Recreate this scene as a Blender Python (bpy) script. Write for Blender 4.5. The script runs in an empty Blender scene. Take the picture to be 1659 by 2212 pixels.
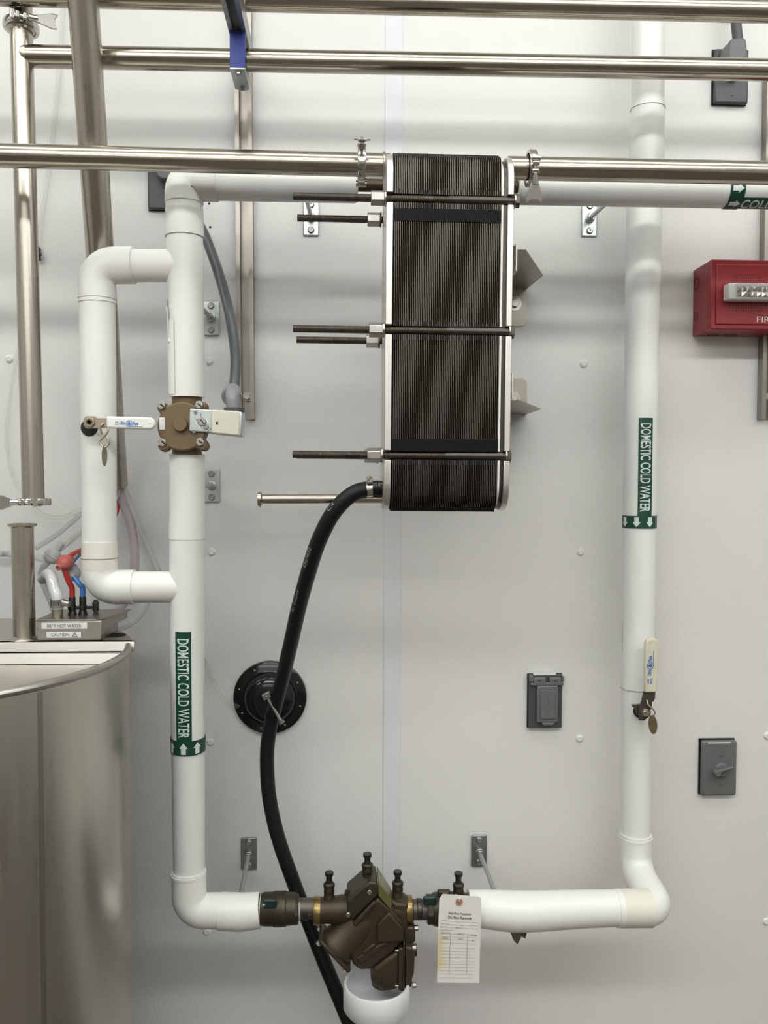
import bpy, bmesh, math, random
from mathutils import Vector, Matrix
random.seed(7)
R = math.radians
sc = bpy.context.scene
col = sc.collection

# ------------------------------------------------------------------ camera
W, H, F = 1659.0, 2212.0, 1850.0
YAW, PITCH, ROLL = R(2.7), R(-2.1), R(0.16)
CAM = Vector((0.0, -1.835, 1.5))
fwd = Vector((math.sin(YAW) * math.cos(PITCH), math.cos(YAW) * math.cos(PITCH), math.sin(PITCH)))
_r = Vector((math.cos(YAW), -math.sin(YAW), 0)); _u = _r.cross(fwd)
cr = _r * math.cos(ROLL) + _u * math.sin(ROLL); cu = -_r * math.sin(ROLL) + _u * math.cos(ROLL)
cam_d = bpy.data.cameras.new('camera'); cam = bpy.data.objects.new('camera', cam_d); col.objects.link(cam)
cam.matrix_world = Matrix(((cr.x, cu.x, -fwd.x, CAM.x), (cr.y, cu.y, -fwd.y, CAM.y), (cr.z, cu.z, -fwd.z, CAM.z), (0, 0, 0, 1)))
cam_d.sensor_fit = 'VERTICAL'; cam_d.sensor_height = 36.0; cam_d.lens = F / H * 36.0
cam_d.clip_start = 0.02; sc.camera = cam

def at(px, py, d):
    """point of the room seen at a photo pixel, d metres out from the wall"""
    v = fwd + cr * ((px - W / 2) / F) - cu * ((py - H / 2) / F)
    return CAM + v * ((-d - CAM.y) / v.y)
def pxm(d):                      # metres per photo pixel at distance d from the wall
    return (1.835 - d) / F

# ------------------------------------------------------------------ world + exposure
world = bpy.data.worlds.new('world'); sc.world = world; world.use_nodes = True
world.node_tree.nodes['Background'].inputs[0].default_value = (0.9, 0.95, 1, 1)
world.node_tree.nodes['Background'].inputs[1].default_value = 0.02
sc.view_settings.view_transform = 'Standard'; sc.view_settings.look = 'None'
sc.view_settings.gamma = 1.0; sc.view_settings.use_curve_mapping = False
sc.view_settings.exposure = 0.12
LAMP_STRENGTH = 10.6
# rows of suspended lights with round diffusers: distance from the wall, height, where the row stands
LAMP_ROWS = [(0.97, 3.06, 'over the piped wall'), (2.45, 3.02, 'above the photographer'), (5.0, 3.02, 'in mid room'), (7.4, 3.02, 'by the rear wall')]
sc.cycles.max_bounces = 5; sc.cycles.diffuse_bounces = 3; sc.cycles.glossy_bounces = 3; sc.cycles.transmission_bounces = 4
sc.cycles.use_light_tree = False; sc.cycles.transparent_max_bounces = 8; sc.cycles.caustics_reflective = False; sc.cycles.caustics_refractive = False

# ------------------------------------------------------------------ materials
M = {}
def mat(name, base, rough=0.5, metal=0.0, var=0.0, vscale=8.0, vstretch=(1, 1, 1), bump=0.0, bscale=200.0, rvar=0.0,
        stain=None, stain_amt=0.0, stain_scale=5.0, coat=0.0, spec=0.5, emit=None, es=0.0, bstretch=(1, 1, 1)):
    m = bpy.data.materials.new(name); m.use_nodes = True
    nt = m.node_tree; b = nt.nodes['Principled BSDF']
    b.inputs['Base Color'].default_value = (*base, 1); b.inputs['Roughness'].default_value = rough
    b.inputs['Metallic'].default_value = metal; b.inputs['Specular IOR Level'].default_value = spec
    b.inputs['Coat Weight'].default_value = coat
    tc = nt.nodes.new('ShaderNodeTexCoord')
    def noise(scale, stretch, detail=4):
        mp = nt.nodes.new('ShaderNodeMapping'); mp.inputs['Scale'].default_value = stretch
        nt.links.new(tc.outputs['Object'], mp.inputs['Vector'])
        n = nt.nodes.new('ShaderNodeTexNoise'); n.inputs['Scale'].default_value = scale; n.inputs['Detail'].default_value = detail
        nt.links.new(mp.outputs['Vector'], n.inputs['Vector']); return n
    src = None
    if var > 0:
        n = noise(vscale, vstretch)
        mx = nt.nodes.new('ShaderNodeMix'); mx.data_type = 'RGBA'
        mx.inputs['A'].default_value = (*[c * (1 - var) for c in base], 1); mx.inputs['B'].default_value = (*[min(1, c * (1 + var)) for c in base], 1)
        nt.links.new(n.outputs['Fac'], mx.inputs['Factor']); src = mx.outputs['Result']
    if stain:
        n = noise(stain_scale, (1, 1, 1), 6)
        rp = nt.nodes.new('ShaderNodeValToRGB'); rp.color_ramp.elements[0].position = 0.4; rp.color_ramp.elements[1].position = 0.8
        rp.color_ramp.elements[1].color = (stain_amt, stain_amt, stain_amt, 1)
        nt.links.new(n.outputs['Fac'], rp.inputs['Fac'])
        mx = nt.nodes.new('ShaderNodeMix'); mx.data_type = 'RGBA'; mx.inputs['B'].default_value = (*stain, 1)
        mx.inputs['A'].default_value = (*base, 1)
        if src: nt.links.new(src, mx.inputs['A'])
        nt.links.new(rp.outputs['Color'], mx.inputs['Factor']); src = mx.outputs['Result']
    if src: nt.links.new(src, b.inputs['Base Color'])
    if rvar > 0:
        n = noise(vscale * 1.7, vstretch)
        mr = nt.nodes.new('ShaderNodeMapRange'); mr.inputs['To Min'].default_value = max(0.02, rough - rvar); mr.inputs['To Max'].default_value = rough + rvar
        nt.links.new(n.outputs['Fac'], mr.inputs['Value']); nt.links.new(mr.outputs['Result'], b.inputs['Roughness'])
    if bump > 0:
        n = noise(bscale, bstretch, 3)
        bp = nt.nodes.new('ShaderNodeBump'); bp.inputs['Strength'].default_value = bump; bp.inputs['Distance'].default_value = 0.002
        nt.links.new(n.outputs['Fac'], bp.inputs['Height']); nt.links.new(bp.outputs['Normal'], b.inputs['Normal'])
    if emit:
        b.inputs['Emission Color'].default_value = (*emit, 1); b.inputs['Emission Strength'].default_value = es
    M[name] = m; return m
def clear(name, tint, opac, rough=0.15, edge=0.5):
    m = bpy.data.materials.new(name); m.use_nodes = True; nt = m.node_tree
    b = nt.nodes['Principled BSDF']; out = nt.nodes['Material Output']
    b.inputs['Base Color'].default_value = (*tint, 1); b.inputs['Roughness'].default_value = rough
    t = nt.nodes.new('ShaderNodeBsdfTransparent'); t.inputs[0].default_value = (*[0.6 + 0.4 * c for c in tint], 1)
    lw = nt.nodes.new('ShaderNodeLayerWeight'); lw.inputs['Blend'].default_value = 0.35
    mr = nt.nodes.new('ShaderNodeMapRange'); mr.inputs['To Min'].default_value = opac; mr.inputs['To Max'].default_value = min(1, opac + edge)
    nt.links.new(lw.outputs['Facing'], mr.inputs['Value'])
    mx = nt.nodes.new('ShaderNodeMixShader'); nt.links.new(mr.outputs['Result'], mx.inputs[0])
    nt.links.new(t.outputs[0], mx.inputs[1]); nt.links.new(b.outputs[0], mx.inputs[2]); nt.links.new(mx.outputs[0], out.inputs[0])
    M[name] = m; return m
mat('wall', (0.79, 0.785, 0.765), 0.42, bump=0.26, bscale=260, var=0.012, vscale=1.5)
mat('trim', (0.76, 0.78, 0.80), 0.3)
mat('room_wall', (0.62, 0.61, 0.58), 0.6)
mat('ceiling', (0.78, 0.78, 0.76), 0.7)
mat('floor', (0.10, 0.084, 0.068), 0.5, var=0.2, vscale=4)
mat('jacket', (0.86, 0.86, 0.84), 0.33, bump=0.05, bscale=60, var=0.015, vscale=6)
mat('fitting', (0.86, 0.855, 0.82), 0.42, bump=0.12, bscale=45)
mat('tape', (0.80, 0.775, 0.69), 0.5, var=0.05, vscale=25, bump=0.1, bscale=80)
mat('seam', (0.35, 0.34, 0.32), 0.6)
mat('steel', (0.455, 0.415, 0.35), 0.2, 1.0, var=0.12, vscale=9, rvar=0.08, bump=0.02, bscale=90)
mat('steel_v', (0.455, 0.42, 0.365), 0.27, 1.0, var=0.07, vscale=7, rvar=0.03)
mat('strut', (0.33, 0.305, 0.27), 0.38, 1.0, var=0.14, vscale=10, rvar=0.06)
mat('sheet_dark', (0.36, 0.345, 0.31), 0.36, 1.0, var=0.12, vscale=12, rvar=0.06)
mat('coil_cream', (0.66, 0.66, 0.55), 0.38)
mat('tape_pale', (0.80, 0.795, 0.76), 0.45)
mat('polished', (0.55, 0.54, 0.51), 0.17, 1.0)
mat('sheet', (0.57, 0.545, 0.49), 0.30, 1.0, var=0.06, vscale=7, vstretch=(6, 6, 0.4), rvar=0.08)
mat('sheet_lid', (0.52, 0.50, 0.46), 0.36, 1.0, var=0.1, vscale=8, rvar=0.08)
mat('frame', (0.70, 0.68, 0.645), 0.42, 1.0, var=0.06, vscale=14, rvar=0.05)
mat('plate', (0.20, 0.178, 0.14), 0.42, 1.0)
mat('gasket', (0.006, 0.006, 0.0065), 0.6, spec=0.15)
mat('rod', (0.085, 0.078, 0.068), 0.38, 0.9, var=0.3, vscale=30)
mat('thread', (0.085, 0.072, 0.058), 0.42, 0.9, var=0.2, vscale=40, bump=0.9, bscale=420, bstretch=(2.2, 0.05, 0.05))
mat('zinc', (0.56, 0.60, 0.60), 0.33, 0.9, var=0.15, vscale=40, bump=0.05, bscale=150)
mat('zinc_dark', (0.30, 0.31, 0.31), 0.4, 0.9, var=0.2, vscale=40)
mat('bolt', (0.43, 0.42, 0.395), 0.3, 1.0, var=0.15, vscale=60)
mat('dark_bolt', (0.12, 0.115, 0.10), 0.45, 0.7)
mat('bronze', (0.062, 0.045, 0.026), 0.42, 0.45, var=0.35, vscale=18, bump=0.15, bscale=120, stain=(0.048, 0.042, 0.028), stain_amt=0.7, stain_scale=22)
mat('bronze_green', (0.056, 0.052, 0.033), 0.42, 0.6, var=0.3, vscale=26, bump=0.12, bscale=140)
mat('brass', (0.30, 0.215, 0.085), 0.3, 0.9, var=0.2, vscale=30)
mat('valve_brown', (0.175, 0.120, 0.064), 0.45, 0.25, var=0.08, vscale=15, bump=0.1, bscale=150)
mat('nameplate', (0.20, 0.205, 0.08), 0.35, 0.6, var=0.15, vscale=40)
mat('black', (0.012, 0.012, 0.012), 0.35)
mat('gloss_black', (0.006, 0.006, 0.006), 0.13)
mat('hose', (0.006, 0.006, 0.0065), 0.45, bump=0.05, bscale=250, spec=0.3)
mat('hose_print', (0.34, 0.34, 0.34), 0.6)
mat('conduit', (0.105, 0.115, 0.125), 0.3, bump=0.05, bscale=90)
mat('conduit_fit', (0.26, 0.27, 0.29), 0.35)
mat('grey', (0.145, 0.148, 0.15), 0.42, bump=0.12, bscale=300)
mat('grey_dark', (0.075, 0.077, 0.08), 0.4, bump=0.1, bscale=250)
mat('red', (0.27, 0.014, 0.019), 0.36, bump=0.06, bscale=220)
mat('dark_hole', (0.01, 0.008, 0.008), 0.7)
mat('white', (0.82, 0.82, 0.80), 0.35)
mat('pvc', (0.80, 0.80, 0.81), 0.28)
mat('handle_white', (0.85, 0.85, 0.81), 0.33, stain=(0.6, 0.55, 0.4), stain_amt=0.2, stain_scale=30)
mat('handle_cream', (0.70, 0.67, 0.52), 0.42, stain=(0.4, 0.36, 0.26), stain_amt=0.35, stain_scale=35)
mat('print_blue', (0.05, 0.16, 0.52), 0.5)
mat('handle_steel', (0.42, 0.36, 0.27), 0.35, 0.8, var=0.3, vscale=40)
mat('handle_dark', (0.085, 0.075, 0.062), 0.45, 0.5, var=0.3, vscale=40)
mat('valve_tag', (0.36, 0.33, 0.24), 0.38, 0.7, var=0.25, vscale=60)
mat('valve_tag_dark', (0.20, 0.15, 0.075), 0.45, 0.6, var=0.3, vscale=60)
mat('green', (0.006, 0.058, 0.034), 0.4)
mat('green_dark', (0.006, 0.03, 0.025), 0.3)
mat('pale', (0.72, 0.80, 0.79), 0.45)
mat('blue_paint', (0.032, 0.055, 0.27), 0.45)
mat('hose_red', (0.50, 0.028, 0.014), 0.25, coat=0.3)
mat('hose_blue', (0.06, 0.22, 0.60), 0.25, coat=0.3)
mat('hose_white', (0.66, 0.66, 0.65), 0.15, coat=0.5)
clear('clear_hose', (0.72, 0.72, 0.70), 0.22)
clear('clear_pink', (0.62, 0.54, 0.55), 0.55)
clear('clear_line', (0.90, 0.90, 0.87), 0.05, 0.2, 0.25)
clear('check_grey', (0.60, 0.62, 0.61), 0.65)
clear('check_red', (0.62, 0.16, 0.14), 0.75)
clear('lens', (0.85, 0.85, 0.85), 0.15, 0.05)
mat('paper', (0.80, 0.79, 0.74), 0.6)
mat('ink', (0.10, 0.10, 0.10), 0.6)
mat('ink_soft', (0.32, 0.32, 0.31), 0.6)
mat('ink_grey', (0.50, 0.50, 0.49), 0.6)
mat('eyelet', (0.46, 0.24, 0.15), 0.6)
mat('string', (0.75, 0.73, 0.66), 0.7)
mat('lettering_white', (0.72, 0.66, 0.64), 0.5)
mat('lamp_housing', (0.7, 0.7, 0.7), 0.5)
for i_, w_ in enumerate((0.50, 1.28, 0.72, 0.72)): mat('lamp_row_%d' % i_, (1, 1, 1), 0.5, emit=(0.985, 0.99, 0.955), es=LAMP_STRENGTH * w_)
# paper tag: yellow water stain down its left side
def paper_tag():
    m = M['paper']; nt = m.node_tree; b = nt.nodes['Principled BSDF']
    tc = nt.nodes.new('ShaderNodeTexCoord'); sx = nt.nodes.new('ShaderNodeSeparateXYZ'); nt.links.new(tc.outputs['Generated'], sx.inputs[0])
    n = nt.nodes.new('ShaderNodeTexNoise'); n.inputs['Scale'].default_value = 3.2; nt.links.new(tc.outputs['Generated'], n.inputs['Vector'])
    a = nt.nodes.new('ShaderNodeMath'); a.operation = 'MULTIPLY_ADD'; a.inputs[1].default_value = 0.25; nt.links.new(n.outputs['Fac'], a.inputs[0]); nt.links.new(sx.outputs['X'], a.inputs[2])
    rp = nt.nodes.new('ShaderNodeValToRGB'); e = rp.color_ramp.elements
    e[0].position = 0.16; e[0].color = (0.72, 0.58, 0.30, 1); e[1].position = 0.42; e[1].color = (0.80, 0.79, 0.75, 1)
    nt.links.new(a.outputs[0], rp.inputs[0])
    rz = nt.nodes.new('ShaderNodeValToRGB'); ez = rz.color_ramp.elements
    ez[0].position = 0.1; ez[0].color = (0, 0, 0, 1); ez[1].position = 0.22; ez[1].color = (1, 1, 1, 1)
    x = ez.new(0.55); x.color = (0.7, 0.7, 0.7, 1); x = ez.new(0.66); x.color = (0, 0, 0, 1)
    nt.links.new(sx.outputs['Z'], rz.inputs[0])
    mx = nt.nodes.new('ShaderNodeMix'); mx.data_type = 'RGBA'; mx.inputs['A'].default_value = (0.80, 0.79, 0.75, 1)
    nt.links.new(rz.outputs[0], mx.inputs['Factor']); nt.links.new(rp.outputs[0], mx.inputs['B']); nt.links.new(mx.outputs['Result'], b.inputs['Base Color'])
paper_tag()

# ------------------------------------------------------------------ mesh builder
def V(*a): return Vector(a)
X, Y, Z = V(1, 0, 0), V(0, 1, 0), V(0, 0, 1)
OUT = V(0, -1, 0)               # away from the wall, to the viewer
def basis(axis, up=None):
    a = axis.normalized(); u = up if up is not None else (Z if abs(a.z) < 0.9 else OUT)
    s = a.cross(u).normalized(); return a, s, s.cross(a).normalized()
WPOS = {}
def tag(o, label=None, cat=None, group=None, kind=None):
    if label: o['label'] = label
    if cat: o['category'] = cat
    if group: o['group'] = group
    if kind: o['kind'] = kind
    return o
def link(name, me, origin, parent):
    o = bpy.data.objects.new(name, me); col.objects.link(o)
    WPOS[o.name] = origin.copy()
    if parent is not None:
        o.parent = parent; o.location = origin - WPOS[parent.name]
    else: o.location = origin
    return o
def empty(name, loc, label, cat, group=None):
    o = bpy.data.objects.new(name, None); col.objects.link(o); o.location = loc; o.empty_display_size = 0.05
    WPOS[o.name] = Vector(loc); return tag(o, label, cat, group)
class MB:
    def __init__(s): s.v = []; s.f = []
    def add(s, vs, fs):
        k = len(s.v); s.v += [Vector(p) for p in vs]; s.f += [tuple(i + k for i in f) for f in fs]; return s
    def obox(s, c, ax, ay, az):            # half-extent vectors
        vs = [c + ax * i + ay * j + az * k for i in (-1, 1) for j in (-1, 1) for k in (-1, 1)]
        return s.add(vs, [(0, 1, 3, 2), (4, 6, 7, 5), (0, 4, 5, 1), (2, 3, 7, 6), (0, 2, 6, 4), (1, 5, 7, 3)])
    def box(s, lo, hi):
        lo = Vector(lo); hi = Vector(hi); c = (lo + hi) / 2; h = (hi - lo) / 2
        return s.obox(c, X * h.x, Y * h.y, Z * h.z)
    def tube(s, path, rad, n=16, caps=True, up=None):
        path = [Vector(p) for p in path]; m = len(path)
        if not hasattr(rad, '__len__'): rad = [rad] * m
        t = []
        for i in range(m):
            d = path[min(i + 1, m - 1)] - path[max(i - 1, 0)]; t.append(d.normalized())
        a, sd, u = basis(t[0], up); vs = []
        for i in range(m):
            if i > 0:
                q = t[i - 1].rotation_difference(t[i]); sd = q @ sd; u = q @ u
            for k in range(n):
                an = 2 * math.pi * k / n; vs.append(path[i] + (sd * math.cos(an) + u * math.sin(an)) * rad[i])
        fs = [(i * n + k, i * n + (k + 1) % n, (i + 1) * n + (k + 1) % n, (i + 1) * n + k) for i in range(m - 1) for k in range(n)]
        if caps: fs += [tuple(range(n - 1, -1, -1)), tuple((m - 1) * n + k for k in range(n))]
        return s.add(vs, fs)
    def cyl(s, a, b, r, r2=None, n=20, caps=True, up=None):
        return s.tube([a, b], [r, r if r2 is None else r2], n, caps, up)
    def lathe(s, prof, o, axis, n=32, up=None):    # prof: (radius, height) list, r=0 ends closed
        a, sd, u = basis(axis, up); vs = []; rings = []
        for r, h in prof:
            if r < 1e-7: rings.append([len(vs)]); vs.append(o + a * h)
            else:
                rings.append(list(range(len(vs), len(vs) + n)))
                vs += [o + a * h + (sd * math.cos(2 * math.pi * k / n) + u * math.sin(2 * math.pi * k / n)) * r for k in range(n)]
        fs = []
        for p, q in zip(rings, rings[1:]):
            for k in range(n):
                k2 = (k + 1) % n
                if len(p) == 1 and len(q) == 1: continue
                if len(p) == 1: fs.append((p[0], q[k2], q[k]))
                elif len(q) == 1: fs.append((p[k], p[k2], q[0]))
                else: fs.append((p[k], p[k2], q[k2], q[k]))
        return s.add(vs, fs)
    def prism(s, poly, ext):               # planar polygon extruded by vector ext
        n = len(poly); poly = [Vector(p) for p in poly]; ext = Vector(ext)
        return s.add(poly + [p + ext for p in poly], [tuple(range(n - 1, -1, -1)), tuple(range(n, 2 * n))] + [(i, (i + 1) % n, n + (i + 1) % n, n + i) for i in range(n)])
    def hexa(s, c, axis, r, h, rot=0.0, n=6):
        a, sd, u = basis(axis)
        return s.prism([c + (sd * math.cos(rot + 2 * math.pi * k / n) + u * math.sin(rot + 2 * math.pi * k / n)) * r for k in range(n)], a * h)
    def torus(s, c, axis, R_, r, n=32, m=10):
        prof = [(R_ + r * math.cos(2 * math.pi * k / m), r * math.sin(2 * math.pi * k / m)) for k in range(m + 1)]
        return s.lathe(prof, c, axis, n)
    def sphere(s, c, r, axis=Z, squash=1.0, n=16, m=8):
        return s.lathe([(r * math.sin(math.pi * k / m), -r * squash * math.cos(math.pi * k / m)) for k in range(m + 1)], c, axis, n)
    def mesh(s, name, origin, m, smooth=38):
        me = bpy.data.meshes.new(name); me.from_pydata([p - origin for p in s.v], [], s.f); me.update()
        bm = bmesh.new(); bm.from_mesh(me); bmesh.ops.recalc_face_normals(bm, faces=bm.faces); bm.to_mesh(me); bm.free()
        if smooth:
            me.polygons.foreach_set('use_smooth', [True] * len(me.polygons)); me.set_sharp_from_angle(angle=R(smooth))
        me.materials.append(M[m]); return me
    def build(s, name, m, parent=None, bevel=0.0, smooth=38, origin=None, seg=2, label=None):
        if origin is None:
            lo = Vector([min(p[i] for p in s.v) for i in range(3)]); hi = Vector([max(p[i] for p in s.v) for i in range(3)]); origin = (lo + hi) / 2
        o = link(name, s.mesh(name, origin, m, smooth), origin, parent)
        if bevel > 0:
            b = o.modifiers.new('bevel', 'BEVEL'); b.width = bevel; b.segments = seg; b.limit_method = 'ANGLE'; b.angle_limit = R(35)
        if label: o['label'] = label
        return o
def fillet(pts, r, n=8):
    """polyline with rounded corners"""
    pts = [Vector(p) for p in pts]; out = [pts[0]]
    for i in range(1, len(pts) - 1):
        a = (pts[i - 1] - pts[i]); b = (pts[i + 1] - pts[i]); la, lb = a.length, b.length; a.normalize(); b.normalize()
        ang = a.angle(b); rr = r[i] if isinstance(r, dict) else r
        t = min(rr / math.tan(ang / 2), la * 0.49, lb * 0.49); rr = t * math.tan(ang / 2)
        c = pts[i] + (a + b).normalized() * (rr / math.sin(ang / 2))
        p0 = pts[i] + a * t - c; p1 = pts[i] + b * t - c; tot = p0.angle(p1); axis = p0.cross(p1).normalized()
        for k in range(n + 1): out.append(c + Matrix.Rotation(tot * k / n, 3, axis) @ p0)
    out.append(pts[-1]); return out
def spline(pts, n=8):
    """Catmull-Rom through points"""
    P = [Vector(p) for p in pts]; P = [2 * P[0] - P[1]] + P + [2 * P[-1] - P[-2]]; out = []
    for i in range(1, len(P) - 2):
        for k in range(n):
            t = k / n; a, b, c, d = P[i - 1], P[i], P[i + 1], P[i + 2]
            out.append(0.5 * ((2 * b) + (c - a) * t + (2 * a - 5 * b + 4 * c - d) * t * t + (3 * b - a - 3 * c + d) * t ** 3))
    out.append(P[-2]); return out
def text2d(s, w=None, h=1.0, bold=0.0):
    """(verts, faces) of lettering laid in 2-D, centred, height h, width w"""
    cu_ = bpy.data.curves.new('t', 'FONT'); cu_.body = s; cu_.size = 1.0; cu_.offset = bold; cu_.resolution_u = 3
    ob = bpy.data.objects.new('t', cu_); col.objects.link(ob)
    dg = bpy.context.evaluated_depsgraph_get(); me = bpy.data.meshes.new_from_object(ob.evaluated_get(dg))
    vs = [v.co.copy() for v in me.vertices]; fs = [tuple(p.vertices) for p in me.polygons]
    bpy.data.objects.remove(ob); bpy.data.curves.remove(cu_); bpy.data.meshes.remove(me)
    x0, x1 = min(v.x for v in vs), max(v.x for v in vs); y0, y1 = min(v.y for v in vs), max(v.y for v in vs)
    k = h / (y1 - y0); kx = k if w is None else w / (x1 - x0)
    return [((v.x - (x0 + x1) / 2) * kx, (v.y - (y0 + y1) / 2) * k) for v in vs], fs
def cut2d(vs, fs, step, axis=1):
    """slice a flat mesh along one axis so it can be bent"""
    bm = bmesh.new(); bv = [bm.verts.new((x, y, 0)) for x, y in vs]
    for f in fs:
        try: bm.faces.new([bv[i] for i in f])
        except ValueError: pass
    lo = min(v[axis] for v in vs); hi = max(v[axis] for v in vs); p = lo + step
    while p < hi - 1e-6:
        co = [0, 0, 0]; no = [0, 0, 0]; co[axis] = p; no[axis] = 1
        bmesh.ops.bisect_plane(bm, geom=bm.verts[:] + bm.edges[:] + bm.faces[:], plane_co=co, plane_no=no); p += step
    bm.verts.index_update(); o = [(v.co.x, v.co.y) for v in bm.verts], [tuple(v.index for v in f.verts) for f in bm.faces]
    bm.free(); return o
def flat_text(s, c, xd, yd, w, h, m, parent, name='lettering', bold=0.0, lift=0.0004):
    vs, fs = text2d(s, w, h, bold); nrm = xd.cross(yd).normalized() * lift
    return MB().add([c + xd * x + yd * y + nrm for x, y in vs], fs).build(name, m, parent, smooth=0)
class Wrap:
    """coordinates on a straight pipe: s along it, q across (arc metres; + to the right / up), from the side facing the room"""
    def __init__(s, p0, p1, r, side):
        s.p0 = Vector(p0); s.a = (Vector(p1) - s.p0).normalized(); s.L = (Vector(p1) - s.p0).length
        s.r0, s.r1 = (r if hasattr(r, '__len__') else (r, r)); v = side; s.t = (v - s.a * v.dot(s.a)).normalized()
        s.n = s.a.cross(s.t).normalized()
        if s.n.y > 0: s.n = -s.n
    def pt(s, S, q, lift):
        rr = s.r0 + (s.r1 - s.r0) * S / s.L; ph = q / rr
        return s.p0 + s.a * S + (s.n * math.cos(ph) + s.t * math.sin(ph)) * (rr + lift)
    def patch(s, S0, S1, q0, q1, lift, nq=12, ns=2, thick=0.0006):
        vs = []; fs = []
        for lay in (lift, lift - thick):
            for i in range(ns + 1):
                for j in range(nq + 1): vs.append(s.pt(S0 + (S1 - S0) * i / ns, q0 + (q1 - q0) * j / nq, lay))
        k = (ns + 1) * (nq + 1)
        for i in range(ns):
            for j in range(nq):
                a = i * (nq + 1) + j; fs.append((a, a + 1, a + nq + 2, a + nq + 1)); fs.append((k + a, k + a + nq + 1, k + a + nq + 2, k + a + 1))
        return MB().add(vs, fs)
    def flat(s, vs, fs, lift):           # vs in (S, q)
        return MB().add([s.pt(a, b, lift) for a, b in vs], fs)

# ------------------------------------------------------------------ the room
def struct(mb, name, m, **k):
    o = mb.build(name, m, **k); o['kind'] = 'structure'; return o
RX0, RX1, RY, RZ = -3.2, 3.4, -8.6, 3.28
struct(MB().box((RX0, RY, -0.1), (RX1, 0.1, 0)), 'floor', 'floor')
struct(MB().box((RX0, RY, RZ), (RX1, 0.1, RZ + 0.1)), 'ceiling', 'ceiling')
struct(MB().box((RX0 - 0.1, RY, 0), (RX0, 0.1, RZ)), 'wall_left', 'room_wall')
struct(MB().box((RX1, RY, 0), (RX1 + 0.1, 0.1, RZ)), 'wall_right', 'room_wall')
struct(MB().box((RX0, RY - 0.1, 0), (RX1, RY, RZ)), 'wall_rear', 'room_wall')
wall = struct(MB().box((RX0, 0.004, 0), (RX1, 0.1, RZ)), 'wall_back', 'wall')
sx0, sx1 = at(829, 1100, 0).x, at(867, 1100, 0).x
def part(mb, name, m, parent, **k): return mb.build(name, m, parent, **k)
part(MB().box((RX0, 0, 0.0), (sx0 + 0.006, 0.004, RZ)), 'wall_panel', 'wall', wall)
part(MB().box((sx1 - 0.006, 0, 0.0), (RX1, 0.004, RZ)), 'wall_panel', 'wall', wall)
part(MB().box((sx0, -0.0022, 0.0), (sx1, 0.003, RZ)), 'joint_strip', 'trim', wall, bevel=0.001)
riv = None
for px, py in [(20, 775), (453, 780), (1261, 786), (457, 1192), (1254, 1192), (455, 1603), (1252, 1595), (1657, 1589), (1655, 1990), (447, 2012), (1250, 1994)]:
    p = at(px, py, 0)
    if riv is None:
        o = V(0, 0, 0)
        riv = MB().lathe([(0.0085, 0), (0.0085, 0.0012), (0.0068, 0.0032), (0.0042, 0.0042), (0.0036, 0.0036), (0, 0.0036)], o, OUT, 20).mesh('rivet', o, 'white', 30)
    link('rivet', riv, p, wall)
for px, py in [(452, 440), (454, 491)]:
    part(MB().cyl(at(px, py, -0.001), at(px, py, 0.0006), 0.0026, n=12), 'screw_hole', 'dark_hole', wall)

# lamps of the room
for row, (yd, zd, where) in enumerate(LAMP_ROWS):
    for xc, side in ((-1.9, 'far left'), (-0.62, 'left of centre'), (0.66, 'right of centre'), (1.94, 'far right')):
        t = empty('ceiling_light', (xc, -yd, zd), 'long suspended light %s, %s' % (where, side), 'light', 'suspended lights')
        MB().box((xc - 0.62, -yd - 0.13, zd + 0.075), (xc + 0.62, -yd + 0.13, zd + 0.11)).build('housing', 'lamp_housing', t, bevel=0.008)
        wd = 0.15
        sec = [V(xc - 0.60, -yd + wd * math.cos(a), zd + 0.02 + 0.055 * math.sin(a)) for a in [2 * math.pi * k / 10 for k in range(10)]]
        MB().prism(sec, X * 1.2).build('diffuser', 'lamp_row_%d' % row, t, smooth=60)
        for dx in (-0.45, 0.45): MB().cyl(V(xc + dx, -yd, zd + 0.1), V(xc + dx, -yd, RZ), 0.004, n=6).build('hanger_rod', 'lamp_housing', t)

# ------------------------------------------------------------------ white insulated pipes
def jacket(parent, path, rad, name='jacket', m='jacket', n=36): return MB().tube(path, rad, n).build(name, m, parent)
def seam_ring(parent, c, axis, r, m='seam', w=0.0006):
    a = axis.normalized(); return MB().lathe([(r + 0.0002, -w), (r + 0.0012, -w * .5), (r + 0.0012, w * .5), (r + 0.0002, w)], c, a, 36).build('seam', m, parent)
def arc_part(path, i0, i1): return path[i0:i1]
# --- left riser with the by-pass loop
A0 = at(408, 1962, 0.225); A1 = at(408.5, 1850, 0.225); A2 = at(406, 1400, 0.245); A3 = at(405, 985, 0.265)
lr = empty('insulated_pipe', at(408, 1962, 0.225), 'white insulated riser with side loop left of the plate stack, elbows at both ends', 'pipe')
# bottom elbow and stub to the left valve
E0 = at(566, 1967, 0.225)
bend = fillet([at(408, 1880, 0.225), at(409, 1967, 0.225), at(480, 1967, 0.225)], 0.05, 12)
jacket(lr, [at(404.5, 981, 0.266), at(404, 1400, 0.245), at(406.5, 1620, 0.235), at(408.5, 1880, 0.225)], [0.0318, 0.0318, 0.0308, 0.0293], 'jacket')
jacket(lr, bend, 0.0322, 'elbow_cover', 'fitting')
jacket(lr, [at(474, 1968, 0.225), at(520, 1970, 0.225), at(562, 1966, 0.225)], [0.0338, 0.0345, 0.0325], 'sleeve')
MB().cyl(at(562.2, 1966, 0.225), at(563.5, 1966, 0.225), 0.0318, n=36).build('sleeve_end', 'tape', lr)
MB().tube([at(407, 1884, 0.225), at(407.1, 1889, 0.225)], 0.0335, 36).build('collar', 'fitting', lr)
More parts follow.
